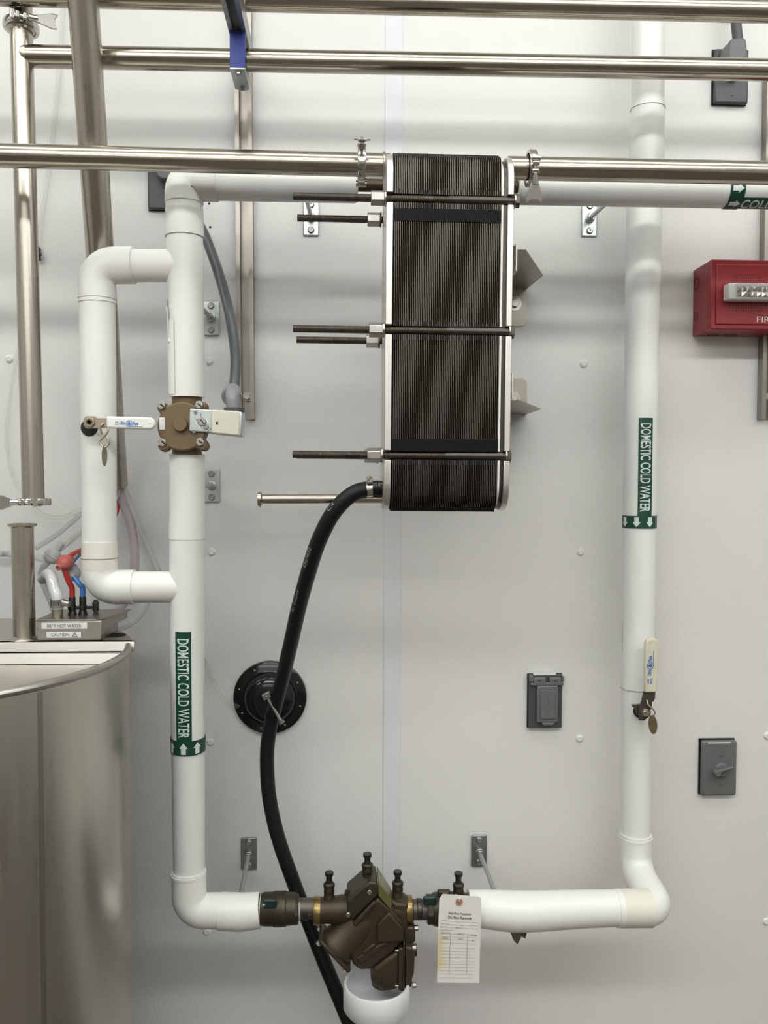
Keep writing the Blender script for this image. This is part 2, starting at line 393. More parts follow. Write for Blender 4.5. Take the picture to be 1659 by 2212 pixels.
# middle section top (above valve)
T0 = at(404, 858, 0.272); T1 = at(400, 560, 0.28)
jacket(lr, [T0, at(402, 700, 0.276), at(399, 520, 0.282), at(398, 430, 0.285)], [0.0312, 0.0315, 0.0320, 0.0325])
# the coloured tape band on the riser just over the loop and its lower edge
MB().tube([at(398, 452, 0.285), at(399, 512, 0.282)], 0.0331, 36).build('tape_band', 'tape_pale', lr)
seam_ring(lr, at(399, 513, 0.282), Z, 0.033)
# top elbow and upper cross pipe
tb = fillet([at(398, 440, 0.285), at(398, 392, 0.285), at(470, 393.5, 0.285)], 0.052, 12)
jacket(lr, tb, 0.0335, 'elbow_cover', 'fitting')
jacket(lr, [at(464, 393.3, 0.283), at(768, 399.2, 0.276)], 0.0316, 'jacket')
MB().lathe([(0.012, 0), (0.030, 0), (0.030, 0.004), (0.012, 0.004)], at(768.2, 399.2, 0.276), X, 32).build('insulation_end', 'tape', lr)
MB().cyl(at(770, 399.5, 0.276), at(990, 404, 0.276), 0.0115, n=20).build('bare_pipe', 'bronze', lr, label='bare brown pipe end behind the plate stack')
MB().tube([at(464, 393.3, 0.283), at(467, 393.3, 0.283)], 0.0338, 36).build('collar', 'fitting', lr)
# by-pass loop
L1 = at(210, 576, 0.278); L2 = at(213, 900, 0.272); L3 = at(216, 1267, 0.258)
ub = fillet([at(210, 655, 0.277), at(209, 574, 0.278), at(290, 573, 0.279)], 0.055, 12)
jacket(lr, ub, 0.0325, 'elbow_cover', 'fitting')
jacket(lr, [at(284, 574, 0.279), at(395, 574, 0.28)], 0.0285, 'jacket', 'fitting')
jacket(lr, [at(210, 645, 0.277), at(213, 900, 0.271), at(215, 1180, 0.262)], [0.0312, 0.0312, 0.0302])
lb = fillet([at(215.5, 1195, 0.262), at(216, 1268, 0.26), at(290, 1268, 0.26)], 0.052, 12)
jacket(lr, lb, 0.0315, 'elbow_cover', 'fitting')
jacket(lr, [at(280, 1268, 0.26), at(395, 1268, 0.252)], 0.0288, 'jacket', 'fitting')
MB().tube([at(215, 1170, 0.262), at(215.3, 1204, 0.262)], 0.0317, 36).build('tape_band', 'tape', lr)
MB().tube([at(215.3, 1206, 0.262), at(215.6, 1228, 0.261)], 0.0319, 36).build('tape_band', 'tape', lr)
seam_ring(lr, at(215.3, 1205, 0.262), Z, 0.0316)
seam_ring(lr, at(210, 647, 0.277), Z, 0.032)
seam_ring(lr, at(285, 1268, 0.26), X, 0.0300)
seam_ring(lr, at(404, 1164, 0.257), Z, 0.0312)
MB().tube([at(404, 1130, 0.258), at(404, 1163, 0.257)], 0.0326, 36).build('tape_band', 'fitting', lr)
# jacket flap edge and push tacks on the riser above the valve
wf = Wrap(T0, at(400, 560, 0.28), (0.0313, 0.0319), X)
wf.patch(0.004, 0.135, -0.048, -0.0165, 0.0012, 10, 2).build('jacket_flap', 'jacket', lr)
wf.patch(0.115, 0.155, -0.05, -0.030, 0.0016, 8, 2).build('jacket_tab', 'jacket', lr)
wf.patch(0.142, 0.17, -0.05, -0.0335, 0.0016, 8, 2).build('jacket_tab', 'jacket', lr)
for s_, q_ in ((0.098, -0.030), (0.155, -0.040)):
    MB().sphere(wf.pt(s_, q_, 0.001), 0.0042, wf.pt(s_, q_, 1) - wf.pt(s_, q_, 0), 0.6).build('push_tack', 'white', lr)

# --- right riser and lower cross pipe
rr_ = empty('insulated_pipe', at(1374, 1810, 0.11), 'white insulated riser at right that bends out into the lower cross pipe', 'pipe')
RP = [(1400, -820, .0318), (1400, -60, .0318), (1400, 150, .0318), (1399, 238, .0320)]
jacket(rr_, [at(x, y, 0.11) for x, y, r in RP], [r for x, y, r in RP])
RP = [(1399, 236, .0335), (1397, 330, .0345), (1391, 470, .0350), (1386, 800, .0342), (1381, 1100, .0332), (1377.5, 1400, .0325), (1375.5, 1486, .0320)]
jacket(rr_, [at(x, y, 0.11) for x, y, r in RP], [r for x, y, r in RP])
RP = [(1375.5, 1486, .0312), (1374.5, 1600, .0302), (1374, 1700, .0298), (1373.5, 1810, .0296)]
jacket(rr_, [at(x, y, 0.11) for x, y, r in RP], [r for x, y, r in RP])
seam_ring(rr_, at(1399, 237, 0.11), Z, 0.0334); seam_ring(rr_, at(1375.5, 1486, 0.11), Z, 0.0316)
wr = Wrap(at(1377, 1480, .11), at(1379, 1300, .11), 0.0326, X)
wr.patch(0.07, 0.135, -0.0512, -0.0500, 0.0009, 2, 1).build('jacket_split', 'seam', rr_)
# elbow to the front, then elbow into the cross pipe
CZ = at(1420, 1962, 0.225).z
P1 = at(1373.5, 1800, 0.11); P2 = V(P1.x, -0.11, CZ + 0.012); P3 = V(at(1423, 1962, 0.225).x - 0.004, -0.225, CZ); P4 = at(1330, 1963, 0.225)
P2.x = P1.x - 0.001
el = fillet([P1, V(P1.x, P1.y, CZ + 0.025), V(P3.x, P3.y, CZ)], {1: 0.05}, 12)
jacket(rr_, el[:-1] + [V(P3.x, P3.y, CZ) + (el[-2] - el[-1]).normalized() * 0.03], 0.0325, 'elbow_cover', 'fitting')
el2 = fillet([V(P3.x, P3.y, CZ) + (el[-2] - el[-1]).normalized() * 0.05, V(P3.x, P3.y, CZ), P4], {1: 0.032}, 12)
jacket(rr_, el2, 0.0335, 'elbow_cover', 'fitting')
MB().tube([at(1373.5, 1806, 0.11), at(1373.5, 1811, 0.11)], 0.0335, 36).build('collar', 'fitting', rr_)
LP = [(1338, 1961, .0333), (1260, 1963, .0345), (1160, 1968, .0368), (1110, 1969, .0378), (1040, 1963, .0345), (1012, 1963, .0340)]
jacket(rr_, [at(x, y, 0.225) for x, y, r in LP], [r for x, y, r in LP])
MB().tube([at(1405, 1961.5, 0.225), at(1330, 1962, 0.225)], 0.0349, 36).build('tape_band', 'fitting', rr_)
MB().tube([at(1404, 1961.5, 0.225), at(1342, 1962, 0.225)], 0.0352, 36).build('tape_band', 'tape', rr_)
# torn scrap of pipe hanger showing under the sleeve
MB().prism([at(1099, 2004, .225), at(1124, 2004, .225), at(1120, 2016, .225), at(1113, 2028, .225), at(1104, 2018, .225)], OUT * 0.02).build('hanger_end', 'dark_bolt', rr_)
MB().prism([at(1120, 2006, .225), at(1136, 2006, .225), at(1132, 2021, .225), at(1122, 2015, .225)], OUT * 0.012).build('hanger_end', 'dark_bolt', rr_)

# --- upper right cross pipe (cold water)
cw = empty('insulated_pipe', at(1400, 407, 0.27), 'white insulated cross pipe marked cold water, right of the plate stack', 'pipe')
CW0, CW1 = at(1122, 403.5, 0.272), at(1760, 415, 0.272)
MB().tube([CW0, CW0 + (CW1 - CW0) * 2.6], 0.0316, 40).build('jacket', 'jacket', cw)
MB().lathe([(0.012, 0), (0.030, 0), (0.030, -0.004), (0.012, -0.004)], CW0, X, 32).build('insulation_end', 'tape', cw)
MB().cyl(at(992, 404, 0.274), at(1124, 403.6, 0.273), 0.0115, n=20).build('bare_pipe', 'bronze', cw)

# ------------------------------------------------------------------ pipe markers (stickers)
def arrow(w, S, q, ln, wd, d):
    """arrow along the pipe, pointing to +s (d=1) or -s"""
    pts = [(-ln / 2, -wd * .28), (0.02 * ln, -wd * .28), (0.02 * ln, -wd / 2), (ln / 2, 0), (0.02 * ln, wd / 2), (0.02 * ln, wd * .28), (-ln / 2, wd * .28)]
    return [(S + d * a, q + b) for a, b in pts], [(0, 1, 5, 6), (1, 2, 3), (1, 3, 5), (3, 4, 5)]
def marker(parent, w, s0, s1, ring0, ring1, qc, qw, text, ts0, ts1, th, flip, arrow_dir, arrows, ringq):
    w.patch(s0, s1, qc - qw / 2, qc + qw / 2, 0.0010, 10, 3).build('marker_strip', 'green', parent, label='dark green strip lettered ' + text)
    w.patch(ring0, ring1, ringq[0], ringq[1], 0.0012, 40, 1).build('marker_band', 'green', parent, label='dark green band with arrows')
    vs, fs = text2d(text, abs(ts1 - ts0), th, 0.012); vs, fs = cut2d(vs, fs, th / 6, 1)
    c = (ts0 + ts1) / 2
    w.flat([(c + flip * x, qc + y * (1 if flip < 0 else 1)) for x, y in vs], fs, 0.0016).build('marker_lettering', 'pale', parent, smooth=0)
    mb = MB()
    for q in arrows:
        vs, fs = arrow(w, (ring0 + ring1) / 2, q, abs(ring1 - ring0) * 0.78, 0.0155, arrow_dir)
        vs, fs = cut2d(vs, fs, 0.003, 1); t = w.flat(vs, fs, 0.0017); mb.add(t.v, t.f)
    mb.build('marker_arrows', 'pale', parent, smooth=0)
# left riser: Wrap starts at the bottom, s upward, so text reads downward = -s ; glyph-up = +x
pb, pt = at(406.5, 1625, 0.235), at(404, 1340, 0.248)
w1 = Wrap(pb, pt, (0.0309, 0.0318), X); m1 = pxm(0.24)
def S1(py): return (1625 - py) / 285.0 * w1.L
marker(lr, w1, S1(1596), S1(1357), S1(1620), S1(1589), -0.0020, 0.0285, 'DOMESTIC COLD WATER', S1(1371), S1(1581), 0.0205, -1, 1, (-0.0277, -0.0027, 0.0223), (-0.06, 0.06))
pb, pt = at(1381, 1145, 0.11), at(1384, 890, 0.11)
w2 = Wrap(pb, pt, (0.0331, 0.0338), X)
def S2(py): return (1145 - py) / 255.0 * w2.L
marker(rr_, w2, S2(1116), S2(905), S2(1140), S2(1113), -0.0005, 0.0285, 'DOMESTIC COLD WATER', S2(917), S2(1104), 0.0205, -1, -1, (-0.0425, -0.0165, 0.0095), (-0.07, 0.07))
# upper right pipe: s runs right, side = up
w3 = Wrap(CW0, CW1, 0.0316, Z)
def S3(px): return (px - 1122) / 638.0 * w3.L
w3.patch(S3(1590), S3(1750), -0.050, -0.0215, 0.0010, 12, 3).build('marker_strip', 'green', cw, label='dark green strip lettered cold water')
w3.patch(S3(1561), S3(1592), -0.062, 0.062, 0.0012, 40, 1).build('marker_band', 'green', cw)
vs, fs = text2d('COLD WATER', 0.145, 0.0200, 0.012); vs, fs = cut2d(vs, fs, 0.003, 1)
w3.flat([(S3(1592) + 0.0725 + x, -0.0352 + y) for x, y in vs], fs, 0.0016).build('marker_lettering', 'pale', cw, smooth=0)
mb = MB()
for q in (-0.034, -0.006, 0.02):
    vs, fs = arrow(w3, S3(1577), q, 0.021, 0.0155, 1); vs, fs = cut2d(vs, fs, 0.003, 1); t = w3.flat(vs, fs, 0.0017); mb.add(t.v, t.f)
mb.build('marker_arrows', 'pale', cw, smooth=0)

# ------------------------------------------------------------------ stainless tubes
def steel_tube(path, r, label, m='steel', n=32, extra=None):
    t = empty('steel_pipe', path[0], label, 'pipe'); MB().tube(path, r, n).build('tube', m, t); return t
TR = 0.0192
def far(p, q, L_):                # point L_ beyond q on the line p-q
    return q + (q - p).normalized() * L_
def upto(p, q, z):                # where the line p-q reaches height z
    return p + (q - p) * ((z - p.z) / (q.z - p.z))
t3l = steel_tube([far(at(842, 357.5, 0.39), at(-60, 334.5, 0.39), 1.2), at(842, 357.5, 0.39)], TR, 'stainless pipe entering the plate stack from the left, clamped beside it')
t3r = steel_tube([at(1096, 363, 0.39), far(at(1096, 363, 0.39), at(1760, 376, 0.39), 1.0)], TR, 'stainless pipe leaving the plate stack to the right in front of the cold water pipe')
MB().torus(at(829, 357, 0.39), X, TR + 0.001, 0.002, 28, 8).build('weld', 'steel_v', t3l)
t2 = empty('steel_pipe', at(46, 120, 0.27), 'stainless drop pipe at far left with a cross branch running the full width', 'pipe')
MB().tube([at(46, 63, 0.27), at(49.5, 200, 0.27), at(72, 1078, 0.27)], TR, 32).build('drop_tube', 'steel_v', t2)
MB().tube([at(50, 121.5, 0.27), far(at(50, 121.5, 0.27), at(1760, 153, 0.27), 1.0)], TR, 32).build('branch_tube', 'steel', t2)
MB().lathe([(TR, -0.03), (TR + .0012, -0.027), (TR + .0012, -0.022), (TR, -0.02)], at(87, 122, 0.27), X, 28).build('weld', 'steel_v', t2)
for yy in (62, 1080):
    MB().lathe([(TR, -0.006), (0.0245, -0.003), (0.0245, 0.003), (TR, 0.003)], at(46 + 26 * (yy > 500), yy, 0.27), Z, 28).build('ferrule', 'steel', t2)
t2u = steel_tube([at(46, 56, 0.27), upto(at(46, 56, .27), at(44, -80, .27), RZ)], TR, 'short stainless riser above the wing clamp in the top left corner', 'steel_v')
t1 = steel_tube([far(at(1780, 27, 0.305), at(-80, -15, 0.305), 1.2), far(at(-80, -15, 0.305), at(1780, 27, 0.305), 1.0)], 0.0195, 'topmost stainless pipe resting on the blue tipped arm')
# slanted drop tube, open at its lower end
c1 = at(249, 1046, 0.052); c0 = far(c1, at(176, -60, 0.372), 0.6)
ch = empty('steel_pipe', c1, 'wide slanted stainless drop tube with clear hoses leaving its open end', 'pipe')
MB().tube([c0, c1], 0.0252, 40, caps=False).build('tube', 'steel_v', ch)
MB().tube([c0, c1], 0.0238, 40, caps=False).build('bore', 'steel_v', ch)
ax = (c1 - c0).normalized()
MB().lathe([(0.0238, -0.001), (0.0256, -0.001), (0.0256, 0.0008), (0.0238, 0.0008)], c1, ax, 40).build('rim', 'steel_v', ch)
# small tube at the foot of the plate stack
fl = empty('steel_pipe', at(700, 1078, 0.40), 'thin stainless tube with flanged open end below the long bolts', 'pipe')
MB().tube([at(562, 1078, 0.40), at(835, 1077, 0.40)], 0.0078, 24).build('tube', 'steel', fl)
MB().lathe([(0.006, -0.0035), (0.0118, -0.0035), (0.0125, 0), (0.0118, 0.002), (0.0078, 0.004)], at(562, 1078, 0.40), X, 28).build('flange', 'steel', fl)
MB().prism([at(560, 1087, .40), at(566, 1087, .40), at(563, 1099, .40)], OUT * 0.001).build('flange_tag', 'polished', fl)
# tank stub
st_b, st_t = at(53, 1381, 0.268), at(48, 1132, 0.268)
stub = empty('steel_pipe', st_b, 'open stainless stub pipe standing on the tank lid below the far left drop pipe', 'pipe')
MB().tube([st_b, st_t], 0.0192, 32, caps=False).build('tube', 'steel_v', stub)
MB().lathe([(0.0192, -0.006), (0.0248, -0.003), (0.0248, 0.001), (0.0185, 0.001), (0.0175, -0.012)], st_t, Z, 36).build('ferrule', 'steel', stub)
MB().lathe([(0.0192, 0.006), (0.026, 0.001), (0.027, -0.001)], st_b, Z, 36).build('base_collar', 'steel_v', stub)

# ------------------------------------------------------------------ wing-nut clamps
def clamp(c, axis, wing, label, ang=0.0, plain=False, scale=1.0, wlen=0.03, wfl=None):
    """two-part ring clamp on a pipe; the bolt lies tangentially at direction `wing` from the axis"""
    a = axis.normalized(); w = (wing - a * wing.dot(a)).normalized(); tn = a.cross(w).normalized()
    t = empty('wing_clamp', c, label, 'clamp', 'wing-nut pipe clamps'); s = scale
    prof = [(0.0245 * s, -0.0062), (0.0295 * s, -0.0062), (0.0305 * s, -0.004), (0.0305 * s, 0.004), (0.0295 * s, 0.0062), (0.0245 * s, 0.0062), (0.0245 * s, -0.0062)]
    MB().lathe(prof, c, a, 36).build('ring', 'polished', t)
    hp = c - w * 0.0325 * s
    MB().cyl(hp - a * 0.009, hp + a * 0.009, 0.0058, n=14).build('hinge', 'polished', t)
    for sg in (-1, 1):
        lug = c + w * 0.034 * s + tn * sg * 0.006
        MB().obox(lug, w * 0.0075, tn * 0.0035, a * 0.006).build('lug', 'polished', t, bevel=0.0015)
    bd = (tn * math.cos(ang) + w * math.sin(ang)).normalized(); b0 = c + w * 0.037 * s
    MB().cyl(b0 - bd * 0.013, b0 + bd * 0.026, 0.0032, n=12).build('bolt', 'polished', t)
    MB().cyl(b0 - bd * 0.014 - a * 0.007, b0 - bd * 0.014 + a * 0.007, 0.0048, n=12).build('pivot_pin', 'polished', t)
    nut = b0 + bd * 0.013
    MB().cyl(nut, nut + bd * 0.014, 0.0058, 0.005, n=14).build('nut_body', 'polished', t)
    wn = b0 + bd * 0.02; wa = wfl if wfl is not None else a
    wa = (wa - bd * wa.dot(bd)).normalized(); th = bd.cross(wa).normalized() * 0.0018
    p = [wn - wa * 0.0045 - bd * 0.006, wn - wa * 0.0055 + bd * 0.002, wn - wa * 0.0135 + bd * (wlen - 0.012), wn - wa * 0.0125 + bd * (wlen - 0.003), wn - wa * 0.004 + bd * (wlen - 0.008), wn + bd * (wlen - 0.007),
         wn + wa * 0.004 + bd * (wlen - 0.008), wn + wa * 0.0125 + bd * (wlen - 0.003), wn + wa * 0.0135 + bd * (wlen - 0.012), wn + wa * 0.0055 + bd * 0.002, wn + wa * 0.0045 - bd * 0.006]
    MB().prism([q - th for q in p], th * 2).build('wing', 'polished', t, bevel=0.0008)
    return t
clamp(at(46, 58, 0.27), V(0.05, 0.05, 1), V(0.35, -0.94, 0), 'shiny wing clamp on the pipe in the top left corner', ang=0.15, wlen=0.042)
clamp(at(72, 1084, 0.27), Z, V(0.05, -1, 0), 'wing clamp at the lower end of the far left drop pipe', ang=math.pi, wlen=0.034)
clamp(at(781, 356, 0.39), X, V(0, -0.55, 0.83), 'wing clamp on the pipe entering the plate stack, wing nut upward', ang=0.35, wlen=0.026, scale=0.93)
clamp(at(1147, 364, 0.39), X, V(0, -1, -0.30), 'wing clamp on the pipe leaving the plate stack, wing nut hanging down', ang=0.1, wlen=0.038)

# ------------------------------------------------------------------ strut channels and the arm
def channel(parent, p0, p1, wd, dp, lip, face, name='channel', m='strut', th=0.0022):
    """C channel from p0 to p1 (centre of its back), open side to `face`"""
    a = (p1 - p0).normalized(); f = (face - a * face.dot(a)).normalized(); s = a.cross(f).normalized(); h = wd / 2
    pr = [(-h, 0), (h, 0), (h, dp), (h - lip, dp), (h - lip, dp - 0.006), (h - lip + th, dp - 0.006), (h - lip + th, dp - th), (h - th, dp - th), (h - th, th),
          (-h + th, th), (-h + th, dp - th), (-h + lip - th, dp - th), (-h + lip - th, dp - 0.006), (-h + lip, dp - 0.006), (-h + lip, dp), (-h, dp)]
    return MB().prism([p0 + s * x + f * y for x, y in pr], p1 - p0).build(name, m, parent, smooth=20)
sb = at(533.5, 907, 0); sa = upto(sb, at(525.5, -60, 0), 3.2)
st = empty('strut_channel', sb, 'stainless strut channel on the wall behind the grey conduit', 'channel')
channel(st, sa, sb, 0.0355, 0.0225, 0.0088, OUT)
bp = at(534, 857, 0.004)
MB().lathe([(0.0095, 0), (0.0095, 0.003), (0.004, 0.003)], bp + OUT * 0.0, OUT, 20).build('washer', 'steel_v', st)
MB().hexa(bp + OUT * 0.003, OUT, 0.0078, 0.007, 0.3).build('bolt_head', 'bolt', st, bevel=0.0008)
s2 = empty('strut_channel', at(1653, 907, 0), 'stainless strut channel on the wall behind the red alarm at the right edge', 'channel')
channel(s2, at(1664, 172, 0), at(1652, 907, 0), 0.0355, 0.0225, 0.0088, OUT)
bp = at(1652, 857, 0.004)
MB().lathe([(0.0095, 0), (0.0095, 0.003), (0.004, 0.003)], bp, OUT, 20).build('washer', 'steel_v', s2)
MB().hexa(bp + OUT * 0.003, OUT, 0.0078, 0.007, 0.1).build('bolt_head', 'bolt', s2, bevel=0.0008)
# arm: runs under the topmost pipe; the hanger drops from it round the second pipe
hT, hB = at(511, 70, 0.297), at(515.5, 148, 0.297)
AXX = (hT.x + hB.x) / 2; AZ = hT.z; AT = at(505, 21, 0.305).z - 0.001
arm = empty('support_arm', (AXX, -0.03, AZ), 'steel channel arm standing out from the wall under the topmost pipe', 'bracket')
channel(arm, V(AXX, -0.205, AT), V(AXX, -0.66, AT), 0.0300, AT - AZ, 0.0078, -Z, m='zinc_dark')
zk = at(524, 140, 0.03).z; kx = at(524, 140, 0.03).x
MB().prism([V(AXX - 0.009, -0.235, AZ + 0.012), V(AXX + 0.009, -0.235, AZ + 0.012), V(kx + 0.009, -0.0226, zk), V(kx - 0.009, -0.0226, zk)], Z * 0.012).build('wall_brace', 'zinc_dark', arm, bevel=0.001)
hg = empty('pipe_hanger', (AXX, -0.297, hB.z), 'blue fronted hanger strap carrying the second pipe below the arm', 'bracket')
MB().box((AXX - 0.0135, -0.300, hB.z), (AXX + 0.0135, -0.2965, AZ + 0.001)).build('front_plate', 'blue_paint', hg, bevel=0.0006)
hbk = at(524, 190, 0.222)
ppl = [V(AXX - 0.0135, -0.3005, hB.z), V(AXX + 0.0135, -0.3005, hB.z), V(AXX + 0.0135, -0.228, hB.z), V(AXX + 0.009, -0.219, hB.z), V(AXX - 0.006, -0.218, hB.z), V(AXX - 0.0135, -0.225, hB.z)]
MB().prism(ppl, Z * -0.0030).build('bottom_plate', 'zinc', hg, bevel=0.0006)
for yy in (-0.290, -0.232): MB().hexa(V(AXX + 0.001, yy, hB.z - 0.003), -Z, 0.0055, 0.0045).build('bolt_head', 'bolt', hg)

# ------------------------------------------------------------------ rod brackets on the wall
def rod_bracket(px, py, end, label, w=0.0335, h=0.075, m='zinc', hexnut=False):
    c = at(px, py, 0); t = empty('rod_bracket', c, label, 'bracket', 'wall brackets with threaded rods')
    MB().box((c.x - w / 2, -0.006, c.z - h / 2), (c.x + w / 2, 0, c.z + h / 2)).build('plate', m, t, bevel=0.002)
    for s_ in (-1, 1):
        q = c + Z * s_ * h * 0.35
        MB().lathe([(0.0072, 0.006), (0.0072, 0.0068), (0.0062, 0.0075)], q, OUT, 18).build('screw_washer', 'zinc_dark', t)
        MB().lathe([(0.0060, 0.0062), (0.0060, 0.0095), (0.0048, 0.0108), (0.0026, 0.0108), (0.0022, 0.0085), (0, 0.0085)], q, OUT, 18).build('screw', 'bolt', t)
    MB().lathe([(0.0105, 0.006), (0.0095, 0.016), (0.006, 0.018), (0.005, 0.02)], c, OUT, 20).build('rod_socket', m, t)
    MB().hexa(c + OUT * 0.017, OUT, 0.0086, 0.007).build('nut', 'bolt', t, bevel=0.0008)
    MB().tube([c + OUT * 0.012, end], 0.0046, 12).build('threaded_rod', 'thread_rod' if 'thread_rod' in M else 'zinc', t)
    return t
mat('thread_rod', (0.5, 0.5, 0.49), 0.35, 0.9, bump=0.8, bscale=430, bstretch=(0.05, 2.2, 0.05))
rod_bracket(672, 472, at(655, 400, 0.25), 'zinc rod bracket behind the two upper long bolts')
rod_bracket(1272, 474, at(1342, 410, 0.25), 'zinc rod bracket under the cold water pipe right of the plate stack')
rod_bracket(457, 688, at(415, 645, 0.25), 'zinc rod bracket beside the riser next to the grey conduit', h=0.072)
rod_bracket(458, 1049, at(412, 1051, 0.24), 'zinc rod bracket beside the riser below the brown valve', h=0.07)
rod_bracket(538, 1842, at(515, 1960, 0.225), 'dark zinc rod bracket above the lower left pipe stub', h=0.07, w=0.034, m='zinc_dark')
rod_bracket(1034, 1836, at(1078, 1950, 0.225), 'dark zinc rod bracket above the lower right cross pipe', h=0.07, w=0.034, m='zinc_dark')

# ------------------------------------------------------------------ plate heat exchanger
FD, BD = 0.47, 0.335                    # front and back distance from the wall
xl = at(830, 700, FD).x; xr = at(1103, 700, FD).x
zt = at(838, 318, FD).z; zb = at(838, 1103, FD).z
k1 = pxm(FD)
ZB = [at(970, 430, FD).z, at(970, 713, FD).z, at(970, 983, FD).z]        # heights of the bolts
hx = empty('heat_exchanger', (xl * .5 + xr * .5, -(FD + BD) / 2, zb), 'plate heat exchanger of many thin steel plates between two end frames', 'heat exchanger')
def outline(d0, d1, z0, z1, r, notch_d, notch_h, n=6):
    """profile in (y,z): rounded corners, open bolt slots on front and back edges"""
    p = []
    def corner(cy, cz, a0):
        for k in range(n + 1):
            a = a0 + (math.pi / 2) * k / n; p.append((cy + r * math.cos(a), cz + r * math.sin(a)))
    # y runs towards the wall (+), front = -d1
    yf, yb = -d1, -d0
    corner(yb - r, z1 - r, 0)                 # top back
    corner(yf + r, z1 - r, math.pi / 2)       # top front
    for zz in ZB:
        if notch_h: p += [(yf, zz + notch_h / 2), (yf + notch_d, zz + notch_h / 2), (yf + notch_d, zz - notch_h / 2), (yf, zz - notch_h / 2)]
    corner(yf + r, z0 + r, math.pi)
    corner(yb - r, z0 + r, 1.5 * math.pi)
    for zz in reversed(ZB):
        if notch_h: p += [(yb, zz - notch_h / 2), (yb - notch_d, zz - notch_h / 2), (yb - notch_d, zz + notch_h / 2), (yb, zz + notch_h / 2)]
    return p
fr = outline(BD, FD, zb, zt, 0.045, 0.020, 0.0150)
xa = xl + 15.5 * k1; xe = at(1076, 700, FD).x
MB().prism([V(xl, y, z) for y, z in fr], X * (xa - xl - 0.0004)).build('end_frame', 'frame', hx, bevel=0.0012, label='thick bare metal end frame on the left')
xr0 = at(1090, 700, FD).x
fr2 = outline(BD, FD, zb + 0.0, zt - 0.001, 0.045, 0.020, 0.0150)
MB().prism([V(xr0, y, z) for y, z in fr2], X * (xr - xr0)).build('end_frame', 'frame', hx, bevel=0.0012, label='thick bare metal end frame on the right')
# thin bright plate and dark spacer before the right frame
fr3 = outline(BD, FD - 0.004, zb + 0.004, zt - 0.008, 0.04, 0.018, 0.014)
MB().prism([V(xe + 0.0010, y, z) for y, z in fr3], X * 0.0034).build('cover_plate', 'white', hx, bevel=0.0005, label='thin white plate at the right end of the stack')
fr4 = outline(BD, FD - 0.007, zb + 0.004, zt - 0.006, 0.04, 0.018, 0.014)
MB().prism([V(xe + 0.0046, y, z) for y, z in fr4], X * (xr0 - xe - 0.005)).build('spacer', 'rod', hx)
NP = 59; pitch = (xe - xa) / NP
pp = outline(BD + 0.004, FD - 0.0045, zb + 0.002, zt - 0.004, 0.024, 0.016, 0.013, 4)
gp = outline(BD + 0.006, FD - 0.0095, zb + 0.001, zt - 0.0015, 0.026, 0.014, 0.014, 4)
O0 = V(0, 0, 0)
pm = MB().prism([V(-pitch * .11, y, z) for y, z in pp], X * (pitch * .22)).mesh('plate', O0, 'plate', 25)
g = MB().prism([V(-pitch * .30, y, z) for y, z in gp], X * (pitch * .60))
for py0, py1 in ((452, 479), (947, 974)):
    za, zc = at(960, py0, FD).z, at(960, py1, FD).z
    g.box((-pitch * .46, -FD + 0.0025, zc), (pitch * .46, -FD + 0.012, za))
for zz in ZB:   # dark clip tabs around each bolt slot
    for s_ in (0.0105, -0.0115): g.box((-pitch * .45, -FD + 0.0045, zz + s_ - 0.0035), (pitch * .45, -FD + 0.014, zz + s_ + 0.0035))
# lugs on top and foot
g.box((-pitch * .44, -FD + 0.030, zt - 0.0035), (pitch * .44, -FD + 0.05, zt - 0.0005))
g.box((-pitch * .42, -FD + 0.022, zb - 0.0012), (pitch * .42, -FD + 0.05, zb + 0.004))
gm = g.mesh('gasket', O0, 'gasket', 25)
for i in range(NP):
    link('gasket', gm, V(xa + pitch * (i + 0.5), 0, 0), hx)
    o = link('plate', pm, V(xa + pitch * (i + 0.5) + pitch * .5, 0, 0) + Y * random.uniform(-0.0006, 0.0006), hx)
# bolts
for i, (zz, x0, x1, xn0, xn1, xh) in enumerate([(ZB[0], 631, 1105, 797, 829, 1113), (ZB[1], 631, 1099, 795, 828, 1106), (ZB[2], 631, 1097, 793, 826, 1103)]):
    dq = FD - 0.0085
    def px_(p): return at(p, 700, dq).x
    b = MB().tube([V(px_(x0), -dq, zz), V(px_(962), -dq, zz)], 0.0059, 16).build('tie_bolt', 'thread', hx)
    MB().tube([V(px_(962), -dq, zz), V(px_(966), -dq, zz), V(px_(xh), -dq, zz)], [0.0060, 0.0069, 0.0069], 16).build('bolt_shank', 'rod', b)
    MB().hexa(V(px_(xn0), -dq, zz), X, 0.0122, px_(xn1 - 3) - px_(xn0), 0.52).build('long_nut', 'bolt', b, bevel=0.001)
    MB().cyl(V(px_(xn1 - 3), -dq, zz), V(px_(xn1), -dq, zz), 0.0125, n=20).build('washer', 'bolt', b)
    MB().hexa(V(px_(xh - 8), -dq, zz), X, 0.0110, 0.0068, 0.52).build('bolt_head', 'dark_bolt', b, bevel=0.0008)
    MB().cyl(V(px_(xh - 11), -dq, zz), V(px_(xh - 8), -dq, zz), 0.0115, n=20).build('washer', 'bolt', b)
    # the bolt on the wall side
    dq2 = BD + 0.009
    def px2(p): return at(p, 700, dq2).x
    xs, xn = ((640, 790), (639, 789), (640, 787))[i]
    b2 = MB().tube([V(px2(xs), -dq2, zz), V(px2(830), -dq2, zz), V(px_(1095), -dq2, zz)], 0.0058, 16).build('tie_bolt', 'thread', hx)
    MB().hexa(V(px2(xn), -dq2, zz), X, 0.0122, px2(xn + 27) - px2(xn), 0.52).build('long_nut', 'bolt', b2, bevel=0.001)
    MB().cyl(V(px2(xn + 27), -dq2, zz), V(px2(xn + 30), -dq2, zz), 0.0128, n=20).build('washer', 'dark_bolt', b2)
